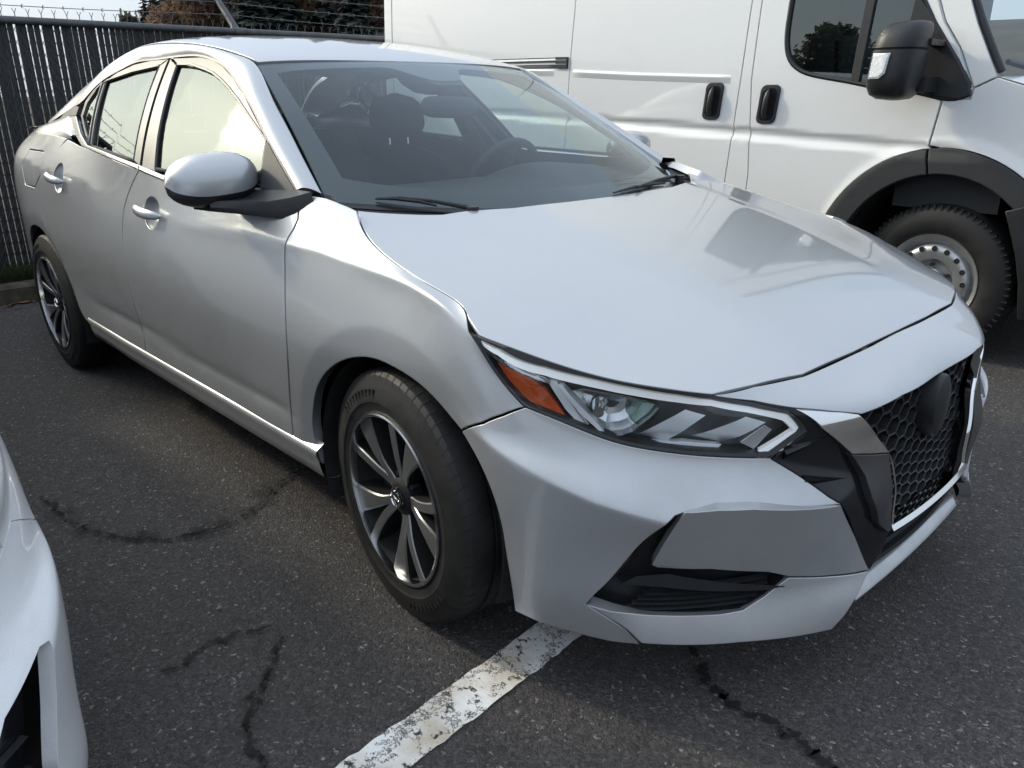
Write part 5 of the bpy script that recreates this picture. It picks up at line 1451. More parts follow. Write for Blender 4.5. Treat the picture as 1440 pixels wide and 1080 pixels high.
# windscreen and bonnet run across the front
yL = lambda x, z: float(vside(x, z)[1]) - VO.y
def across(x, z, n=13, crown=.0, fwd=0.0):
    a = yL(x, z) + .03
    return [(x + fwd * (1 - (q / a) ** 2) - VO.x, q, z + crown * (1 - (q / a) ** 2)) for q in np.linspace(a, -a, n)]
P = [across(-.28, 2.45, fwd=.14), across(-.02, 1.78, fwd=.24), across(.10, 1.50, fwd=.26), across(.225, 1.285, fwd=.30)]
vw = MB().grid(loft([np.array(p) for p in P], 24, 14)).build('windscreen', 'van_screen' if 'van_screen' in M else 'screen', van, angle=60)
P2 = [across(.20, 1.297, fwd=.28, crown=.02), across(.40, 1.24, fwd=.26, crown=.05), across(.70, 1.14, fwd=.2, crown=.06), across(.90, .98, fwd=.14, crown=.05), across(.97, .80, fwd=.12)]
MB().grid(loft([np.array(p) for p in P2], 24, 18), flip=True).build('bonnet', 'van_white', van, angle=60)
P3 = [across(.97, .80, fwd=.13), across(.98, .62, fwd=.14), across(.97, .45, fwd=.14), across(.93, .26, fwd=.12)]
MB().grid(loft([np.array(p) for p in P3], 24, 10), flip=True).build('front_bumper', 'grey_plastic', van, angle=60)
# black seal between pillar and screen, wiper
pth = [(x - VO.x, yL(x, z) + .03, z) for x, z in ((-.28, 2.45), (-.12, 2.03), (-.02, 1.765), (.08, 1.545), (.205, 1.318))]
MB().tube(resample(pth, n=20, smooth=True), .016, 8).build('windscreen_seal', 'black_plastic', vw)
MB().tube([(.20 - VO.x, -.90, 1.36), (.27 - VO.x, -.62, 1.325), (.42 - VO.x, -.25, 1.31)], [.012, .016, .012], 6).build('wiper_blade', 'black_plastic', vw)
MB().tube([(.47 - VO.x, -.30, 1.285), (.36 - VO.x, -.55, 1.305), (.27 - VO.x, -.66, 1.33)], [.014, .012, .008], 6).build('wiper_arm', 'black_plastic', vw)
# cab interior: dark lining, seat, bulkhead
MB().box(-.98, -.94, .12, 1.9, .5, 2.4, at=(-VO.x, VY - VO.y, 0)).build('bulkhead', 'dash', van, smooth=False)
MB().box(-.2, .28, .10, 1.9, .7, 1.16, at=(-VO.x, VY - VO.y, 0)).build('dashboard', 'dash', van, smooth=False)
for y in (.55, 1.45):
    s_ = MB()
    for z, hx, hy, xo in ((.85, .06, .24, -.60), (1.2, .06, .25, -.66), (1.5, .05, .22, -.71), (1.53, .03, .10, -.72), (1.56, .05, .14, -.725), (1.76, .045, .13, -.75), (1.78, .01, .05, -.75)):
        s_.V += [(xo + hx * math.cos(a) - VO.x, VY + y + hy * math.sin(a) - VO.y, z) for a in np.linspace(0, 2 * math.pi, 14, endpoint=False)]
    s_.F = [(i * 14 + k, i * 14 + (k + 1) % 14, i * 14 + 14 + (k + 1) % 14, i * 14 + 14 + k) for i in range(6) for k in range(14)]
    s_.build('cab_seat', 'seat', van, angle=60)
# handles: black bezel, scooped recess, upright grip
def vhandle(cx, cz, tilt, par):
    def rr(w, h, n=6, r=.03):
        o = []
        for (sx, sz), a0 in (((1, 1), 0), ((-1, 1), 90), ((-1, -1), 180), ((1, -1), 270)):
            for a in np.radians(np.linspace(a0, a0 + 90, n)):
                o.append((sx * (w - r) + r * math.cos(a), sz * (h - r) + r * math.sin(a)))
        return [(cx + x + tilt * z, cz + z) for x, z in o]
    b = vpanel('door_handle', rr(.056, .098), 'black_plastic', par, off=.010, h=.02, gap=0, flange=.014, edge=.005)
    vpanel('handle_recess', rr(.042, .082, r=.026), 'gloss_black', b, off=.0125, h=.02, gap=0, flange=.003, edge=.002)
    p = vside(cx, cz, .034) - np.array(VO)
    g = []
    for q in np.linspace(-1, 1, 9):
        w = max(.03, 1 - abs(q) ** 4) ** .5
        g.append([(p[0] + .015 * w * math.cos(a) + tilt * .075 * q, p[1] + .012 * w * math.sin(a) - .004 + .012 * q * q, p[2] + .076 * q) for a in np.linspace(0, 2 * math.pi, 12, endpoint=False)])
    MB().grid(np.array(g), wrap=True).build('handle_grip', 'black_plastic', b, angle=60)
    q0 = vside(cx, cz - .062, .020) - np.array(VO)
    MB().lathe([(.001, -.006), (.009, -.006), (.010, 0)], 16, c=tuple(q0)).build('lock', 'screw', b)
vhandle(-1.225, 1.193, .10, sl)
vhandle(-.882, 1.178, .10, dr)
# sliding-door track: a channel let into the side with a dark end block
trk = MB()
for z0, z1, o0, o1 in ((1.452, 1.440, .004, .016), (1.440, 1.425, .016, .006), (1.425, 1.415, .006, .016), (1.415, 1.398, .016, .002)):
    trk.grid(np.array([[vside(x, z + .012 * (-2.3 - x) / 1.2, o) - np.array(VO) for x in np.linspace(-4.25, -2.345, 12)] for z, o in ((z0, o0), (z1, o1))]))
trk.build('door_track', 'steel', van, angle=20)
trk2 = MB().grid(np.array([[vside(x, z + .012 * (-2.3 - x) / 1.2, .003) - np.array(VO) for x in np.linspace(-4.25, -2.345, 12)] for z in (1.458, 1.392)]))
trk2.build('track_channel', 'black_plastic', van)
vpanel('track_end', [(-2.44, 1.395), (-2.44, 1.462), (-2.334, 1.459), (-2.338, 1.391)], 'black_plastic', van, off=.014, h=.03, gap=0)
# mirror: tall two-part housing on a short arm, clear side repeater
mroot = empty('side_mirror', (0, 0, 0)); mroot.parent = van
def blob(rows, mat, name, par, ex=.62, n=26, angle=60):
    P = []
    for (x, y, z, hx, hy) in rows:
        r_ = []
        for k in range(n):
            a = 2 * math.pi * k / n; ca, sa = math.cos(a), math.sin(a)
            r_.append((x + hx * math.copysign(abs(ca) ** ex, ca) - VO.x, y + hy * math.copysign(abs(sa) ** ex, sa) - VO.y, z))
        P.append(r_)
    return MB().grid(np.array(P), wrap=True).build(name, mat, par, angle=angle)
mx, my = -.140, 2.03
blob([(mx + .05, my + .04, 1.528, .004, .01), (mx + .035, my + .03, 1.526, .05, .07), (mx + .02, my + .02, 1.515, .075, .10), (mx + .012, my + .01, 1.49, .088, .115), (mx + .004, my, 1.455, .094, .122), (mx - .002, my, 1.418, .096, .124)], 'black_plastic', 'mirror_upper', mroot)
blob([(mx - .002, my, 1.418, .090, .118), (mx - .002, my, 1.408, .090, .118)], 'dark', 'mirror_split', mroot)
blob([(mx - .002, my, 1.408, .097, .125), (mx - .006, my, 1.36, .099, .127), (mx - .010, my, 1.30, .10, .127), (mx - .015, my + .005, 1.26, .097, .122), (mx - .016, my + .012, 1.225, .085, .11), (mx - .014, my + .02, 1.207, .06, .085), (mx - .012, my + .03, 1.20, .01, .02)], 'black_plastic', 'mirror_lower', mroot)
for z0, z1 in ((1.43, 1.455), (1.235, 1.30)):
    MB().box(-.03, .03, 0, .22, z0, z1, at=(mx + .075 - VO.x, my + .05 - VO.y, 0)).build('mirror_arm', 'black_plastic', mroot, smooth=False)
rp = [(mx - .070, 1.395), (mx + .008, 1.395), (mx - .004, 1.312), (mx - .030, 1.290), (mx - .082, 1.290)]
def mface(off):
    return lambda a, b: np.stack([np.asarray(a) - VO.x, my - .128 - off + .55 * np.maximum(0, (mx - .02) - np.asarray(a)) ** 1.0 * .35 + 0 * np.asarray(b) - VO.y, np.asarray(b) + 0 * np.asarray(a)], -1)
panel('repeater_rim', mface(.004), rp, 'reflector', mroot, REF_V, sides=(0,), h=.015, gap=0, flange=.02, edge=.003)
panel('repeater_lens', mface(.007), list(map(tuple, inset(np.array(rp), .009))), 'clear', mroot, REF_V, sides=(0,), h=.012, gap=0, flange=.004, edge=.002)
# steel wheel
def van_wheel(x, rz=0.0):
    w = MB().lathe([(.150, .05), (.178, .035), (.196, .02), (.203, .0), (.214, -.004), (.222, -.010), (.224, -.004), (.222, .03), (.20, .12)], 56).build('wheel', 'steel', van, angle=40)
    prof = [(.218, .20), (.26, .212), (.31, .205), (.345, .19), (.362, .165), (.366, .12), (.366, .035), (.362, .015), (.350, -.004), (.333, -.012), (.30, -.022), (.265, -.022), (.24, -.014), (.226, -.006), (.220, .004)]
    ty = MB().lathe(prof, 80).build('tyre', 'rubber', w, angle=50)
    sp = MB()
    for k in range(70):
        R_ = Matrix.Rotation(2 * math.pi * k / 70, 3, 'Y')
        sp.box(-.004, .004, -.0115, .02, .338, .3625, rot=R_)
    sp.build('tyre_sipe', 'dark', ty, smooth=False)['kind'] = 'stuff'
    # dished disc with round holes near the rim
    for ring in (0,):
        pr_ = [(.150, .05), (.138, .020), (.128, .006), (.118, .002)]
        MB().lathe([(.118, .002), (.105, .004), (.098, .014), (.094, .03), (.0, .034)], 48).build('wheel_disc', 'steel', w, angle=40)
        MB().lathe([(.182, .040), (.170, .012), (.155, .001), (.138, -.001), (.118, .002)], 64).build('wheel_dish', 'steel', w, angle=60)
        for k in range(16):
            a = 2 * math.pi * k / 16
            c = (.155 * math.cos(a), -.0035, .155 * math.sin(a))
            MB().lathe([(.0145, .004), (.0145, .0), (.0135, -.001)], 18, c=c).build('hole_rim', 'steel', w)
            MB().lathe([(.0138, .001), (.001, .001)], 18, c=c).build('vent_hole', 'dark', w)
    MB().lathe([(.060, .03), (.058, -.004), (.05, -.010), (.02, -.014), (.001, -.014)], 36).build('hub_cap', 'steel', w, angle=30)
    for k in range(5):
        a = 2 * math.pi * k / 5 + .4
        MB().lathe([(.001, -.012), (.009, -.012), (.010, .0), (.010, .03)], 6, c=(.075 * math.cos(a), .012, .075 * math.sin(a))).build('lug_nut', 'screw', w, angle=20)
    w.location = (x - VO.x, VY + .05 - VO.y, .366)
    w.rotation_euler = (0, 0, rz)
    return w
vw_ = van_wheel(.055, math.radians(-3))
w2 = copy_tree(vw_, van); w2.location.x = -3.30 - VO.x; w2.rotation_euler = (0, 0, 0)
for x in (.055, -3.30):
    w3 = copy_tree(vw_, van); w3.location = (x - VO.x, .95, .366); w3.rotation_euler = (0, 0, math.pi)
MB().box(-4.3, .5, .15, 1.85, .28, .34, at=(-VO.x, VY - VO.y, 0)).build('underbody', 'dark', van, smooth=False)

# ------------------------------------------------------------------ white sedan parked alongside
swap = {M['silver']: M['white'], M['lamp_grey']: M['lamp_grey']}
car2 = copy_tree(car, None, swap)
car2.location = (-.20, -2.52, 0)
# this car's corner intake reaches further round the side: its own left bumper cover, pocket and fins
bc2 = next(o for o in kids(car2) if o.data and o.name.startswith('bumper_cover') and o.data == BP[1].data)
lo_ = [p for p in O['bumper']]
i0 = next(i for i, p in enumerate(lo_) if abs(p[0] - .5891) < .02 and abs(p[1] - 1.22) < .4)
i1 = i0 + 2
lo2 = lo_[:i0 + 1] + [(.602, 2.4), (.578, 3.2), (.556, 4.25), (.575, 4.42), (.69, 4.5)] + lo_[i1 + 1:]
V_, F_, N_ = panel_data(fbody(), st(lo2), ref=REF_SIDE, h=.0105, flange=.02, gap=.0003, edge=.001)
bc2.data = raw_mesh('bumper_cover', V_, F_, N_)
bc2.data.materials.append(M['white'])
for o in bc2.material_slots: o.link = 'DATA'
pk2 = st([(.5891, 1.2), (.602, 2.4), (.578, 3.2), (.556, 4.25), (.575, 4.42), (.69, 4.5), (.80, 4.4), (.80, 1.2)])
panel('fog_pocket', fbody(-.045), pk2, 'gloss_black', bc2, REF_SIDE, sides=(1,), h=.03, gap=-.01)
for k, (t0, t1) in enumerate(((2.9, 3.6), (2.35, 3.25), (1.8, 2.8))):
    q = np.linspace(0, 1, 12)
    A = [[body(.595 + .16 * u, t0 + (t1 - t0) * 0 + 1.3 * u * .5 + dt, of) for u in q] for dt, of in ((.05, -.044), (.01, -.034), (-.02, -.044))]
    MB().grid(np.array(A)).build('intake_fin', 'grey_plastic', bc2, angle=20)
tag(car2, 'white sedan at the left edge, only its bumper corner and black intake in view', 'car', 'cars parked nose out')

# its lamp sits further in: the wing runs on over the corner
def drop(o):
    for k in kids(o): drop(k)
    bpy.data.objects.remove(o)
for o in [o for o in kids(car2) if o.data and o.name.startswith('headlight') and o.data == HL[1].data]: drop(o)
wing2 = next(o for o in kids(car2) if o.data and o.name.startswith('fender') and o.data == fen[1].data)
hlp = O['headlight']; fl = O['fender']
nt_ = next(i for i, p in enumerate(hlp) if p[0] > .50)
topo = hlp[:nt_]
j0 = min(range(len(hlp)), key=lambda i: abs(hlp[i][0] - .4415) + abs(hlp[i][1] - 6.64) if i > 10 else 9)
boto = [p for p in hlp[nt_ + 4:j0 + 1] if p[0] < .50]
k0 = min(range(len(fl)), key=lambda i: abs(fl[i][0] - hlp[j0][0]) + abs(fl[i][1] - hlp[j0][1]))
k1 = min(range(len(fl)), key=lambda i: abs(fl[i][0] - hlp[0][0]) + abs(fl[i][1] - hlp[0][1]))
wl = fl[:k0] + boto[::-1] + [(.50, topo[-1][1] - .25)] + [(a, b - .25) for a, b in topo[::-1]] + fl[k1 + 1:]
V_, F_, N_ = panel_data(fbody(), st(wl), ref=REF_SIDE, h=.0105, gap=.0003, edge=.001, flange=.03)
wing2.data = raw_mesh('fender', V_, F_, N_); wing2.data.materials.append(M['white'])
for o in wing2.material_slots: o.link = 'DATA'
lin = [(.505, topo[-1][1] - .2)] + [p for p in hlp[nt_:j0] if p[0] > .50]
h2 = panel('headlight', fbody(-.05), st(lin), 'lamp_grey', car2, REF_SIDE, sides=(1,), h=.03, flange=.01)
panel('lens', fbody(0), st(lin), 'lens', h2, REF_SIDE, sides=(1,), h=.02, flange=.02)
panel('light_guide', fbody(-.012), st(O['drl'][7:15]), 'drl', h2, REF_SIDE, sides=(1,), h=.014, gap=0, flange=.012)

# ------------------------------------------------------------------ ground
def ground_material():
    m, nt, b = new_mat('worn_asphalt')
    N, L = nt.nodes, nt.links
    tc = N.new('ShaderNodeTexCoord')
    # stones in the binder
    v1 = N.new('ShaderNodeTexVoronoi'); v1.inputs['Scale'].default_value = 165; v1.feature = 'F1'
    wob = N.new('ShaderNodeTexNoise'); wob.inputs['Scale'].default_value = 60; wob.inputs['Detail'].default_value = 2
    L.new(tc.outputs['Object'], wob.inputs['Vector'])
    wm = N.new('ShaderNodeMix'); wm.data_type = 'RGBA'; wm.blend_type = 'LINEAR_LIGHT'; wm.inputs['Factor'].default_value = .012
    L.new(tc.outputs['Object'], wm.inputs['A']); L.new(wob.outputs['Color'], wm.inputs['B'])
    L.new(wm.outputs['Result'], v1.inputs['Vector'])
    stone = N.new('ShaderNodeSeparateColor'); L.new(v1.outputs['Color'], stone.inputs['Color'])
    tone = N.new('ShaderNodeValToRGB')
    e = tone.color_ramp.elements
    e[0].position = 0; e[0].color = (.041, .037, .0355, 1)
    e[1].position = 1.0; e[1].color = (.30, .28, .26, 1)
    for p, c in ((.5, (.068, .062, .0595)), (.88, (.092, .084, .080)), (.972, (.122, .113, .108)), (.99, (.22, .21, .20))):
        q = e.new(p); q.color = (*c, 1)
    L.new(stone.outputs['Red'], tone.inputs['Fac'])
    # broad patches of wear and damp
    n1 = N.new('ShaderNodeTexNoise'); n1.inputs['Scale'].default_value = 1.1; n1.inputs['Detail'].default_value = 9; n1.inputs['Roughness'].default_value = .62
    L.new(tc.outputs['Object'], n1.inputs['Vector'])
    r1 = N.new('ShaderNodeMapRange'); r1.inputs['From Min'].default_value = .3; r1.inputs['From Max'].default_value = .72; r1.inputs['To Min'].default_value = .8; r1.inputs['To Max'].default_value = 1.35
    L.new(n1.outputs['Fac'], r1.inputs['Value'])
    mu = N.new('ShaderNodeMix'); mu.data_type = 'RGBA'; mu.blend_type = 'MULTIPLY'; mu.inputs['Factor'].default_value = 1
    L.new(tone.outputs['Color'], mu.inputs['A']); L.new(r1.outputs['Result'], mu.inputs['B'])
    # fine grit
    n2 = N.new('ShaderNodeTexNoise'); n2.inputs['Scale'].default_value = 420; n2.inputs['Detail'].default_value = 3
    L.new(tc.outputs['Object'], n2.inputs['Vector'])
    r2 = N.new('ShaderNodeMapRange'); r2.inputs['From Min'].default_value = .3; r2.inputs['From Max'].default_value = .7; r2.inputs['To Min'].default_value = .6; r2.inputs['To Max'].default_value = 1.4
    L.new(n2.outputs['Fac'], r2.inputs['Value'])
    mu2 = N.new('ShaderNodeMix'); mu2.data_type = 'RGBA'; mu2.blend_type = 'MULTIPLY'; mu2.inputs['Factor'].default_value = 1
    L.new(mu.outputs['Result'], mu2.inputs['A']); L.new(r2.outputs['Result'], mu2.inputs['B'])
    L.new(mu2.outputs['Result'], b.inputs['Base Color'])
    rr = N.new('ShaderNodeMapRange'); rr.inputs['From Min'].default_value = .3; rr.inputs['From Max'].default_value = .7; rr.inputs['To Min'].default_value = .66; rr.inputs['To Max'].default_value = .92
    L.new(n1.outputs['Fac'], rr.inputs['Value']); L.new(rr.outputs['Result'], b.inputs['Roughness'])
    b.inputs['Specular IOR Level'].default_value = .35
    # relief: rounded stones
    hh = N.new('ShaderNodeMath'); hh.operation = 'MULTIPLY'; hh.inputs[1].default_value = -1
    L.new(v1.outputs['Distance'], hh.inputs[0])
    ha = N.new('ShaderNodeMath'); ha.operation = 'MULTIPLY_ADD'; ha.inputs[1].default_value = .5
    L.new(n2.outputs['Fac'], ha.inputs[0]); L.new(hh.outputs[0], ha.inputs[2])
    bp = N.new('ShaderNodeBump'); bp.inputs['Strength'].default_value = .9; bp.inputs['Distance'].default_value = .004
    L.new(ha.outputs[0], bp.inputs['Height']); L.new(bp.outputs['Normal'], b.inputs['Normal'])
    return m
M['asphalt'] = ground_material()
g = MB().add([(-4.27, -300, 0), (300, -300, 0), (300, 300, 0), (-4.27, 300, 0)], [(0, 1, 2, 3)]).build('asphalt_ground', 'asphalt')
tag(g, kind='structure')
M['soil'] = pbr('bank_soil', (.055, .045, .034), .95, noise=.5, scale=9, bump=.8, bscale=40)
g = MB().add([(-300, -300, .07), (-4.41, -300, .07), (-4.41, 300, .07), (-300, 300, .07)], [(0, 1, 2, 3)]).build('verge_ground', 'soil')
tag(g, kind='structure')
M['concrete'] = pbr('kerb_concrete', (.075, .066, .048), .9, noise=.6, scale=14, bump=.5, bscale=90)
kb = MB()
y = -12.0
kerb = empty('kerb', (-4.34, 0, 0)); tag(kerb, kind='structure')
while y < 8:
    k = MB().grid(np.array([[(x + random.uniform(-.003, .003) - (-4.34), yy, z) for x, z in ((-4.265, 0), (-4.27, .10), (-4.285, .118), (-4.40, .118), (-4.42, .10), (-4.42, 0))] for yy in (y, y + 2.992)]), flip=False)
    k.build('kerb_stone', 'concrete', kerb, angle=30)
    y += 3.0

def ragged_alpha(m, nt, b, scale, lo, hi, extra=None):
    N, L = nt.nodes, nt.links
    tc = N.new('ShaderNodeTexCoord')
    n = N.new('ShaderNodeTexNoise'); n.inputs['Scale'].default_value = scale; n.inputs['Detail'].default_value = 8; n.inputs['Roughness'].default_value = .6
    L.new(tc.outputs['Object'], n.inputs['Vector'])
    r = N.new('ShaderNodeMapRange'); r.inputs['From Min'].default_value = lo; r.inputs['From Max'].default_value = hi
    L.new(n.outputs['Fac'], r.inputs['Value'])
    return tc, r

def line_material():
    """old thick white paint, crazed and worn through to the stones"""
    m, nt, b = new_mat('worn_line_paint')
    N, L = nt.nodes, nt.links
    tc = N.new('ShaderNodeTexCoord')
    # paint sits on the stones: worn off in the hollows between them
    v = N.new('ShaderNodeTexVoronoi'); v.feature = 'DISTANCE_TO_EDGE'; v.inputs['Scale'].default_value = 75
    wob = N.new('ShaderNodeTexNoise'); wob.inputs['Scale'].default_value = 45; wob.inputs['Detail'].default_value = 4
    L.new(tc.outputs['Object'], wob.inputs['Vector'])
    wm = N.new('ShaderNodeMix'); wm.data_type = 'RGBA'; wm.blend_type = 'LINEAR_LIGHT'; wm.inputs['Factor'].default_value = .02
    L.new(tc.outputs['Object'], wm.inputs['A']); L.new(wob.outputs['Color'], wm.inputs['B'])
    L.new(wm.outputs['Result'], v.inputs['Vector'])
    n = N.new('ShaderNodeTexNoise'); n.inputs['Scale'].default_value = 42; n.inputs['Detail'].default_value = 7; n.inputs['Roughness'].default_value = .72
    L.new(tc.outputs['Object'], n.inputs['Vector'])
    # wider cracks
    v2 = N.new('ShaderNodeTexVoronoi'); v2.feature = 'DISTANCE_TO_EDGE'; v2.inputs['Scale'].default_value = 5.5
    wm2 = N.new('ShaderNodeMix'); wm2.data_type = 'RGBA'; wm2.blend_type = 'LINEAR_LIGHT'; wm2.inputs['Factor'].default_value = .07
    L.new(tc.outputs['Object'], wm2.inputs['A']); L.new(n.outputs['Color'], wm2.inputs['B']); L.new(wm2.outputs['Result'], v2.inputs['Vector'])
    c1 = N.new('ShaderNodeMapRange'); c1.inputs['From Min'].default_value = .006; c1.inputs['From Max'].default_value = .022; L.new(v2.outputs['Distance'], c1.inputs['Value'])
    c2 = N.new('ShaderNodeMapRange'); c2.inputs['From Min'].default_value = .01; c2.inputs['From Max'].default_value = .07; L.new(v.outputs['Distance'], c2.inputs['Value'])
    c3 = N.new('ShaderNodeMapRange'); c3.inputs['From Min'].default_value = .405; c3.inputs['From Max'].default_value = .455; c3.inputs['To Min'].default_value = .0; c3.inputs['To Max'].default_value = 1.0; L.new(n.outputs['Fac'], c3.inputs['Value'])
    mx = N.new('ShaderNodeMath'); mx.operation = 'MULTIPLY_ADD'; mx.use_clamp = True; mx.inputs[1].default_value = .35; L.new(c3.outputs['Result'], mx.inputs[2]); L.new(c2.outputs['Result'], mx.inputs[0])
    ml = N.new('ShaderNodeMath'); ml.operation = 'MULTIPLY'; L.new(mx.outputs[0], ml.inputs[0]); L.new(c1.outputs['Result'], ml.inputs[1])
    c4 = N.new('ShaderNodeMapRange'); c4.inputs['From Min'].default_value = .36; c4.inputs['From Max'].default_value = .41; L.new(n.outputs['Fac'], c4.inputs['Value'])
    ml2 = N.new('ShaderNodeMath'); ml2.operation = 'MULTIPLY'; L.new(ml.outputs[0], ml2.inputs[0]); L.new(c4.outputs['Result'], ml2.inputs[1])
    L.new(ml2.outputs[0], b.inputs['Alpha'])
    cr = N.new('ShaderNodeValToRGB'); cr.color_ramp.elements[0].color = (.62, .54, .42, 1); cr.color_ramp.elements[1].color = (.92, .91, .88, 1)
    cr.color_ramp.elements[0].position = .32; cr.color_ramp.elements[1].position = .62
    n3 = N.new('ShaderNodeTexNoise'); n3.inputs['Scale'].default_value = 9; n3.inputs['Detail'].default_value = 8; L.new(tc.outputs['Object'], n3.inputs['Vector'])
    L.new(n3.outputs['Fac'], cr.inputs['Fac']); L.new(cr.outputs['Color'], b.inputs['Base Color'])
    b.inputs['Roughness'].default_value = .8
    bp = N.new('ShaderNodeBump'); bp.inputs['Strength'].default_value = .6; bp.inputs['Distance'].default_value = .003
    L.new(v.outputs['Distance'], bp.inputs['Height']); L.new(bp.outputs['Normal'], b.inputs['Normal'])
    return m
M['line'] = line_material()
# stall line crossing under the bumper, edges a little ragged
ys = np.arange(-2.6, 2.2, .02)
def lx(y): return .362 - .066 * (y + 1.22)
A = [(lx(y) - .053 + random.uniform(-.003, .003), y, .004) for y in ys]; B_ = [(lx(y) + .056 + random.uniform(-.003, .003), y, .004) for y in ys]
tag(MB().grid(np.array([A, B_])).build('painted_line', 'line'), kind='structure')
def crack_material(name, col, amax, nscale, soft):
    m, nt, b = new_mat(name)
    N, L = nt.nodes, nt.links
    b.inputs['Base Color'].default_value = (*col, 1); b.inputs['Roughness'].default_value = .85
    tc = N.new('ShaderNodeTexCoord')
    n = N.new('ShaderNodeTexNoise'); n.inputs['Scale'].default_value = nscale; n.inputs['Detail'].default_value = 6; L.new(tc.outputs['Object'], n.inputs['Vector'])
    uv = N.new('ShaderNodeUVMap'); sx = N.new('ShaderNodeSeparateXYZ'); L.new(uv.outputs['UV'], sx.inputs['Vector'])
    # opaque along the middle of the strip, ragged towards its edges
    a = N.new('ShaderNodeMath'); a.operation = 'MULTIPLY_ADD'; a.inputs[1].default_value = 2; a.inputs[2].default_value = -1; L.new(sx.outputs['X'], a.inputs[0])
    ab = N.new('ShaderNodeMath'); ab.operation = 'ABSOLUTE'; L.new(a.outputs[0], ab.inputs[0])
    nn = N.new('ShaderNodeMapRange'); nn.inputs['From Min'].default_value = .35; nn.inputs['From Max'].default_value = .65; nn.inputs['To Min'].default_value = -.1; nn.inputs['To Max'].default_value = 1.0
    L.new(n.outputs['Fac'], nn.inputs['Value'])
    df = N.new('ShaderNodeMath'); df.operation = 'SUBTRACT'; L.new(nn.outputs['Result'], df.inputs[0]); L.new(ab.outputs[0], df.inputs[1])
    r = N.new('ShaderNodeMapRange'); r.inputs['From Min'].default_value = -.05; r.inputs['From Max'].default_value = soft; r.inputs['To Max'].default_value = amax; L.new(df.outputs[0], r.inputs['Value'])
    L.new(r.outputs['Result'], b.inputs['Alpha'])
    return m
M['crack'] = crack_material('open_crack', (.006, .006, .006), .95, 60, .12)
M['stain'] = crack_material('damp_stain', (.020, .019, .019), .55, 16, .9)
def crack(pts, w, mat='crack', jit=.006):
    P = resample(pts, step=.018, smooth=True)
    rj = np.random.RandomState(len(pts) + int(w * 1000))
    P = P + np.cumsum(rj.normal(0, .003, P.shape), 0) * .6 + rj.normal(0, jit, P.shape)
    t = np.gradient(P, axis=0); t /= np.linalg.norm(t, axis=1)[:, None]; nn = np.stack([-t[:, 1], t[:, 0]], 1)
    ws_ = w * (.6 + .4 * np.sin(np.linspace(0, np.pi, len(P))))[:, None]
    A = np.column_stack([P - nn * ws_, np.full(len(P), .0075)]); B_ = np.column_stack([P + nn * ws_, np.full(len(P), .0075)])
    o = MB().grid(np.array([A, B_])).build('asphalt_crack', mat)
    uv = o.data.uv_layers.new(name='UVMap')
    n = len(P)
    for lp_ in o.data.loops:
        i = lp_.vertex_index; uv.data[lp_.index].uv = (0.0 if i < n else 1.0, (i % n) / n)
    tag(o, kind='structure')
crack([(0.564, -0.475), (0.643, -0.520), (0.732, -0.573), (0.802, -0.561), (0.874, -0.559), (0.950, -0.573), (1.033, -0.599)], .022)
crack([(-1.315, -1.362), (-0.984, -1.313), (-0.801, -1.213), (-0.729, -1.050), (-0.789, -0.856), (-0.901, -0.637), (-0.879, -0.446)], .085, 'stain', .004)
crack([(-1.315, -1.362), (-0.984, -1.313), (-0.801, -1.213), (-0.729, -1.050), (-0.789, -0.856), (-0.901, -0.637), (-0.879, -0.446)], .012)
crack([(-0.116, -1.159), (-0.024, -1.244), (0.056, -1.319), (0.126, -1.361), (0.234, -1.379)], .030, 'stain', .004)
crack([(-0.116, -1.159), (-0.024, -1.244), (0.056, -1.319), (0.126, -1.361), (0.234, -1.379)], .016)
crack([(-0.187, -1.395), (-0.189, -1.345), (-0.204, -1.269), (-0.158, -1.164)], .012)

# loose grit and stones on the asphalt
rs = np.random.RandomState(3)
pb = MB()
for i in range(2200):
    x = rs.uniform(-4.2, 2.0); y = rs.uniform(-2.3, 2.2)
    s = rs.choice([.0018, .0026, .004, .007], p=[.60, .32, .072, .008]) * rs.uniform(.7, 1.3)
    if i > 2050: x = rs.uniform(-4.25, -3.9)
    V = []
    for k in range(6):
        d = [(1, 0, 0), (-1, 0, 0), (0, 1, 0), (0, -1, 0), (0, 0, .8), (0, 0, -.5)][k]
        V.append((x + s * d[0] * rs.uniform(.6, 1.2), y + s * d[1] * rs.uniform(.6, 1.2), .004 + s * .4 + s * d[2] * rs.uniform(.6, 1.1)))
    pb.add(V, [(0, 2, 4), (2, 1, 4), (1, 3, 4), (3, 0, 4), (2, 0, 5), (1, 2, 5), (3, 1, 5), (0, 3, 5)])
M['grit'] = pbr('pale_grit', (.22, .21, .20), .9, noise=.6, scale=3)
tag(pb.build('loose_grit', 'grit', smooth=False), kind='stuff')

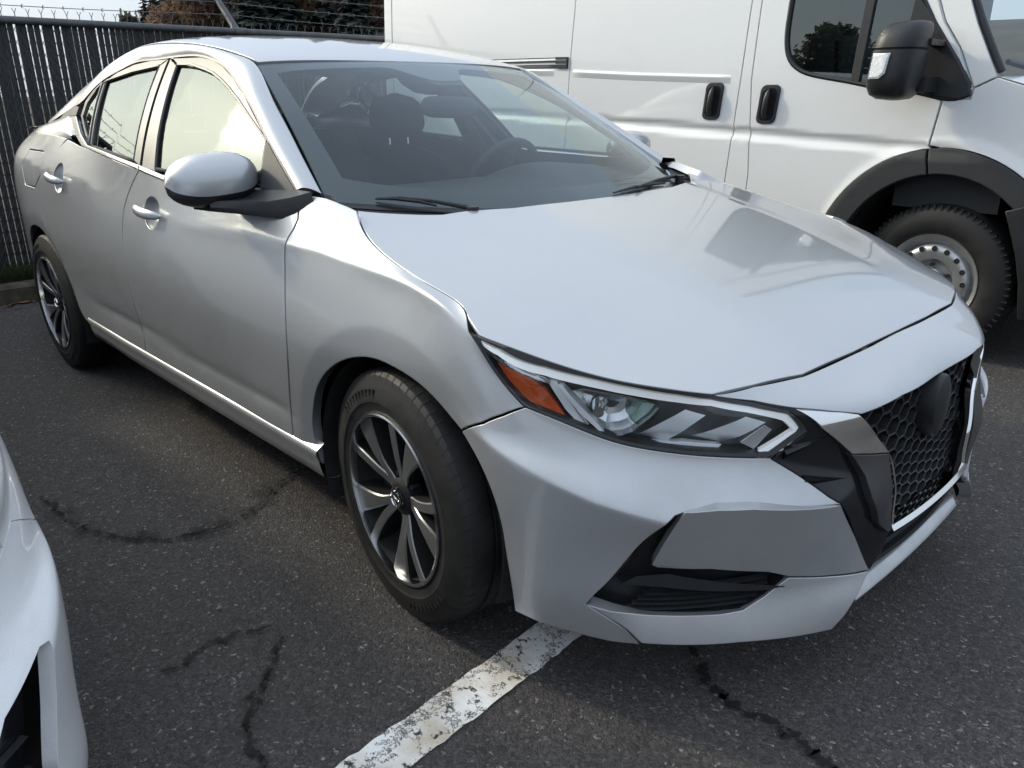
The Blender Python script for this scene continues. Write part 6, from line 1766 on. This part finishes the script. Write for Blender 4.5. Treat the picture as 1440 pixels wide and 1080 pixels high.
# grass tufts on the verge and leaves along the kerb
gb = MB()
for i in range(14000):
    x = -4.40 - abs(rs.normal(0, .12)); y = rs.uniform(-4, 3.2)
    if rs.rand() < .5: y = rs.uniform(-1.3, -.2)
    h = rs.uniform(.04, .15); a = rs.uniform(0, 6.28); ln = rs.uniform(0, .06); w = .0022
    dx, dy = math.cos(a), math.sin(a)
    gb.add([(x - w * dy, y + w * dx, .065), (x + w * dy, y - w * dx, .065), (x + ln * dx * .5 + w * .6 * dy, y + ln * dy * .5 - w * .6 * dx, .065 + h * .6), (x + ln * dx, y + ln * dy, .065 + h)], [(0, 1, 2), (0, 2, 3)])
M['grass'] = pbr('verge_grass', (.045, .062, .022), .8, noise=.5, scale=4)
tag(gb.build('verge_grass', 'grass', smooth=False), kind='stuff')
lb = MB()
for i in range(420):
    x = -4.26 + abs(rs.normal(0, .07)); y = rs.uniform(-4, 3)
    s = rs.uniform(.012, .035); R_ = Matrix.Rotation(rs.uniform(0, 6.28), 3, 'Z') @ Matrix.Rotation(rs.uniform(-.5, .5), 3, 'X')
    q = [R_ @ Vector(v) * s for v in ((1.2, 0, 0), (.3, .6, .12), (-1, .1, 0), (.2, -.6, .1))]
    lb.add([(x + v.x, y + v.y, .012 + v.z) for v in q], [(0, 1, 2, 3)])
M['leaf'] = pbr('dead_leaf', (.16, .075, .032), .8, noise=.6, scale=5)
tag(lb.build('leaf_litter', 'leaf', smooth=False), kind='stuff')

# ------------------------------------------------------------------ fence
FX = -4.80
fence = empty('chain_link_fence', (FX, 0, 0))
tag(fence, 'tall chain-link fence filled with dark vertical slats behind the silver sedan', 'fence')
M['slat'] = pbr('dark_fence_slat', (.020, .024, .027), .6, noise=.25, scale=6)
M['galv'] = pbr('dark_coated_steel', (.085, .092, .096), .45, .5, noise=.25, scale=18)
M['wire'] = pbr('dull_wire', (.16, .165, .165), .5, .7)
FT = 1.70
me = MB().box(-.004, .004, -.0170, .0170, .10, FT - .02).build('slat', 'slat', fence, smooth=False)
y = -5.6; i = 0
pitch = .0385
while y < 3.5:
    o = me if i == 0 else me.copy()
    if i: COL.objects.link(o)
    o.location = (rs.normal(0, .002), y + rs.normal(0, .0011), rs.normal(0, .004)); o.rotation_euler = (rs.normal(0, .0022), 0, rs.normal(0, .09))
    y += pitch; i += 1
wm = MB()
def bar(a, b, r):
    a = Vector(a); b = Vector(b); d = (b - a).normalized(); u = Vector((1, 0, 0)); w = d.cross(u)
    V = [tuple(p + r * (math.cos(q) * u + math.sin(q) * w)) for p in (a, b) for q in (0, 2.09, 4.19)]
    wm.add(V, [(0, 1, 4, 3), (1, 2, 5, 4), (2, 0, 3, 5)])
for k in range(-150, 92):
    # zig-zag wires of the mesh, front and back of the slats; two crossing families
    y0 = k * pitch * 1.0
    n_ = 14
    for dr in (1, -1):
        h_ = FT - .08
        p0 = (.008, y0, .08); p1 = (.008, y0 + dr * h_ * .52, FT)
        if -5.7 < p0[1] < 3.5 and -5.9 < p1[1] < 3.7: bar(p0, p1, .0016)
wm.build('mesh_wire', 'wire', fence, smooth=False)['kind'] = 'stuff'
# knuckles: the twisted wire ends above the top rail
kn = MB()
y = -5.6
while y < 3.5:
    kn.tube([(.0, y, FT - .02), (.0, y, FT + .035)], .0028, 4)
    kn.tube([(.0, y, FT + .033), (.004, y - .012, FT + .062)], .002, 4).tube([(.0, y, FT + .033), (.004, y + .012, FT + .062)], .002, 4)
    y += pitch * 2
kn.build('twisted_wire_end', 'wire', fence, smooth=False)['kind'] = 'stuff'
MB().tube([(.03, -5.8, FT - .012), (.03, 3.7, FT - .012)], .024, 12).build('top_rail', 'galv', fence)
MB().tube([(-.03, -5.8, .13), (-.03, 3.7, .13)], .012, 8).build('bottom_wire', 'galv', fence)
for y in (-4.85, -1.82, 1.22, 4.2 - .9):
    p = MB().tube([(-.045, y, 0), (-.045, y, FT + .01)], .032, 14).build('post', 'galv', fence)
    MB().tube([(-.045, y, FT), (-.07, y - .001, FT + .04), (-.36, y - .03, FT + .34)], [.036, .026, .020], 10).build('barb_arm', 'galv', p)
    MB().tube([(.03, y - .05, FT - .012), (.03, y + .05, FT - .012)], .029, 12).build('rail_clamp', 'galv', p)
for k, (dx, dz) in enumerate(((-.16, .12), (-.25, .215), (-.345, .32))):
    w = MB()
    pts = []
    for y in np.linspace(-5.8, 3.7, 60):
        sag = -.03 * math.sin(math.pi * ((y + 4.85) / 3.035 % 1)) ** 1
        pts.append((dx, y, FT + dz + sag))
    w.tube(pts, .0026, 5)
    y = -5.7
    while y < 3.6:
        sag = -.03 * math.sin(math.pi * ((y + 4.85) / 3.035 % 1))
        for q in (.6, 2.2, 3.9, 5.4):
            w.tube([(dx, y, FT + dz + sag), (dx + .018 * math.cos(q), y + .008, FT + dz + sag + .018 * math.sin(q))], .0018, 3)
        y += .125
    w.build('barbed_wire', 'wire', fence, smooth=False)

# ------------------------------------------------------------------ trees on the rise beyond the fence
def dirpt(k, dist):
    """a spot dist metres off, in the sector of the rise beyond the fence (k runs along the sector)"""
    b_ = math.radians(136.3) - math.atan((k - 720) / 1117.2)
    return Vector((1.42 + dist * math.cos(b_), -1.85 + dist * math.sin(b_), 0))
hill = MB()
def hz(x, y):
    r = math.hypot(x - 1.4, y + 1.85)
    b = math.degrees(math.atan2(y + 1.85, x - 1.4)) % 360
    k = 1 / (1 + math.exp((b - 157) / 2.2))
    return .07 + 6.5 * float(sstep(40, 95, r)) * k + 1.0 * float(sstep(45, 90, r))
HG = [[(lambda p: (p.x, p.y, 0))(Vector((1.42, -1.85, 0)) + Vector((math.cos(math.radians(a)), math.sin(math.radians(a)), 0)) * r) for r in np.linspace(38, 190, 24)] for a in np.linspace(95, 200, 50)]
HG = [[(x, y, hz(x, y)) for x, y, z in r_] for r_ in HG]
hill.grid(np.array(HG), flip=True)
M['hill'] = pbr('hill_ground', (.05, .042, .028), .95, noise=.5, scale=.3)
tag(hill.build('hill', 'hill'), kind='structure')
M['bark'] = pbr('bark', (.055, .045, .037), .9, noise=.3, scale=4)
M['needle'] = pbr('conifer_needles', (.042, .058, .050), .85, noise=.5, scale=1.2)
M['needle2'] = pbr('conifer_needles_grey', (.05, .064, .055), .85, noise=.5, scale=1.2)
M['autumn'] = pbr('autumn_leaves', (.20, .125, .08), .85, noise=.7, scale=.8)
M['autumn2'] = pbr('brown_leaves', (.155, .12, .095), .85, noise=.7, scale=.8)
M['olive'] = pbr('olive_leaves', (.115, .115, .08), .85, noise=.6, scale=.8)
def let_light_through(m, f=.5):
    nt = m.node_tree; b = nt.nodes['Principled BSDF']; out = nt.nodes['Material Output']
    t = nt.nodes.new('ShaderNodeBsdfTranslucent'); mx = nt.nodes.new('ShaderNodeMixShader'); mx.inputs[0].default_value = f
    src = b.inputs['Base Color'].links[0].from_socket if b.inputs['Base Color'].links else None
    if src: nt.links.new(src, t.inputs['Color'])
    else: t.inputs['Color'].default_value = b.inputs['Base Color'].default_value
    nt.links.new(b.outputs[0], mx.inputs[1]); nt.links.new(t.outputs[0], mx.inputs[2]); nt.links.new(mx.outputs[0], out.inputs['Surface'])
for k in ('needle', 'needle2', 'autumn', 'autumn2', 'olive', 'grass'): let_light_through(M[k], .5 if k[0] != 'n' else .3)
def conifer(p, h, w, mat, label, seed):
    r_ = np.random.RandomState(seed)
    t = empty('conifer_tree', tuple(p)); tag(t, label, 'tree', 'conifers on the rise')
    MB().tube([(0, 0, 0), (0, 0, h * .5), (r_.normal(0, .05), 0, h)], [h * .02, h * .012, .02], 7).build('trunk', 'bark', t)
    b = MB()
    n = int(h * 34)
    for i in range(n):
        q = (i + r_.rand()) / n
        z = h * (.12 + .88 * q); rad = w * (1 - q) ** .85 * r_.uniform(.55, 1.15) + .08
        a = r_.uniform(0, 6.283); d = Vector((math.cos(a), math.sin(a), 0)); s = Vector((-d.y, d.x, 0))
        root = Vector((0, 0, z)); tip = d * rad + Vector((0, 0, z - rad * r_.uniform(.15, .45)))
        m_ = root.lerp(tip, .55)
        wd = max(.10, rad * .28)
        for dz in (0, -.12 * rad):
            b.add([tuple(root), tuple(m_ + s * wd + Vector((0, 0, dz - .05))), tuple(tip), tuple(m_ - s * wd + Vector((0, 0, dz - .05)))], [(0, 1, 2, 3)])
        for k in range(3):
            f = r_.uniform(.35, 1.0); c = root.lerp(tip, f) + s * r_.uniform(-1, 1) * wd * .8; l = rad * .22
            b.add([tuple(c), tuple(c + d * l * .6 + s * l * .3 + Vector((0, 0, -l * .7))), tuple(c + s * l * .5 + Vector((0, 0, -l * .3)))], [(0, 1, 2)])
    b.build('crown', mat, t, smooth=False)
    return t
def leafy(p, h, w, mat, label, seed, leaf=.30, n=1500, group='autumn trees on the rise', cat='tree', name='autumn_tree'):
    r_ = np.random.RandomState(seed)
    t = empty(name, tuple(p)); tag(t, label, cat, group)
    tk = MB().tube([(0, 0, 0), (r_.normal(0, .1), r_.normal(0, .1), h * .45), (r_.normal(0, .2), r_.normal(0, .2), h * .85)], [h * .022 + .03, h * .014 + .02, .02], 7)
    lobes = []
    for k in range(11):
        a = r_.uniform(0, 6.28); q = r_.uniform(.0, 1)
        c = Vector((math.cos(a) * w * .55 * (1 - q * .7) * r_.uniform(.4, 1), math.sin(a) * w * .55 * (1 - q * .7) * r_.uniform(.4, 1), h * (.38 + .5 * q)))
        lobes.append((c, w * r_.uniform(.28, .48)))
        tk.tube([(0, 0, h * (.25 + .3 * q)), tuple(c)], [h * .008 + .01, .012], 5)
    tk.build('trunk', 'bark', t)
    b = MB()
    for i in range(n):
        c, R0 = lobes[r_.randint(len(lobes))]
        v = r_.normal(0, 1, 3); v /= np.linalg.norm(v) + 1e-9; v *= R0 * r_.uniform(.55, 1.08)
        x = c + Vector(v)
        u1 = Vector(r_.normal(0, 1, 3)).normalized(); u2 = u1.orthogonal().normalized(); s = leaf * r_.uniform(.6, 1.3)
        b.add([tuple(x + u1 * s), tuple(x + u2 * s * .5), tuple(x - u1 * s), tuple(x - u2 * s * .5)], [(0, 1, 2, 3)])
    b.build('crown', mat, t, smooth=False)
    return t
for u, dist, h, w, mt, lab in (
    (222, 96, 7.4, 1.1, 'needle2', 'small pale conifer furthest left on the skyline'),
    (252, 92, 8.6, 1.7, 'needle', 'pointed conifer left of the tallest skyline conifers'),
    (264, 95, 10.0, 1.8, 'needle', 'tall pointed conifer right of the middle skyline conifer'),
    (241, 100, 7.2, 1.3, 'needle2', 'short conifer between the skyline conifers'),
    (294, 84, 14.5, 3.0, 'needle', 'broad dark conifer just left of the leaning barb arm'),
    (345, 90, 15.5, 3.0, 'needle', 'dark conifer among brown trees right of the leaning barb arm'),
    (478, 86, 15.0, 3.0, 'needle', 'dark conifer rising from the brown wood near the van'),
    (388, 70, 8.6, 2.2, 'needle2', 'grey-green conifer between the two brown trees in mid wood'),
    (425, 72, 10.0, 2.2, 'needle', 'slim dark green conifer just right of the olive-brown tree'),
    (521, 68, 8.0, 2.4, 'needle2', 'grey-green conifer closest to the van rear edge')):
    p = dirpt(u, dist); conifer((p.x, p.y, hz(p.x, p.y) - .1), h, w, mt, lab, int(u))
fr_ = MB()
k_ = 0
for u, dist, h, w, mt, lab in (
    (232, 80, 6.2, 1.6, 'olive', 'small olive tree low on the skyline at left'),
    (283, 74, 4.8, 3.0, 'autumn', 'low orange-brown tree at the foot of the broad conifer'),
    (318, 78, 7.8, 3.6, 'autumn', 'orange-brown tree just behind the leaning barb arm'),
    (362, 76, 9.5, 3.8, 'autumn2', 'brown tree next right of the leaning barb arm'),
    (405, 78, 10.5, 4.0, 'olive', 'olive-brown tree in the middle of the wood'),
    (440, 74, 9.0, 3.6, 'autumn', 'rusty tree between the olive tree and the second dark conifer'),
    (500, 72, 9.2, 3.8, 'autumn2', 'brown tree close to the van roof edge'),
    (535, 70, 9.5, 3.6, 'autumn', 'rusty tree partly hidden by the van')):
    p = dirpt(u, dist); leafy((p.x, p.y, hz(p.x, p.y) - .1), h, w, mt, lab, int(u), n=1700)
# the wood behind reads as one mass
wd = MB()
for i in range(16000):
    u = rs.uniform(290, 640); dist = rs.uniform(84, 120); p = dirpt(u, dist); z0 = hz(p.x, p.y)
    x = Vector((p.x, p.y, z0 + rs.uniform(0, 12) * (.75 + .25 * math.sin(u * .05))))
    u1 = Vector(rs.normal(0, 1, 3)).normalized(); u2 = u1.orthogonal().normalized(); s = rs.uniform(.3, .7)
    wd.add([tuple(x + u1 * s), tuple(x + u2 * s * .6), tuple(x - u1 * s), tuple(x - u2 * s * .6)], [(0, 1, 2, 3)])
M['wood'] = pbr('far_wood', (.14, .115, .095), .9, noise=.75, scale=.22)
let_light_through(M['wood'])
tag(wd.build('far_wood', 'wood', smooth=False), kind='stuff')
# the round tree that shows as a reflection in the van window
leafy((-7.4, -11.5, 0), 3.5, 1.75, 'olive', 'small round dark tree mirrored in the van side window', 5, leaf=.11, n=4200, group=None, name='round_tree')
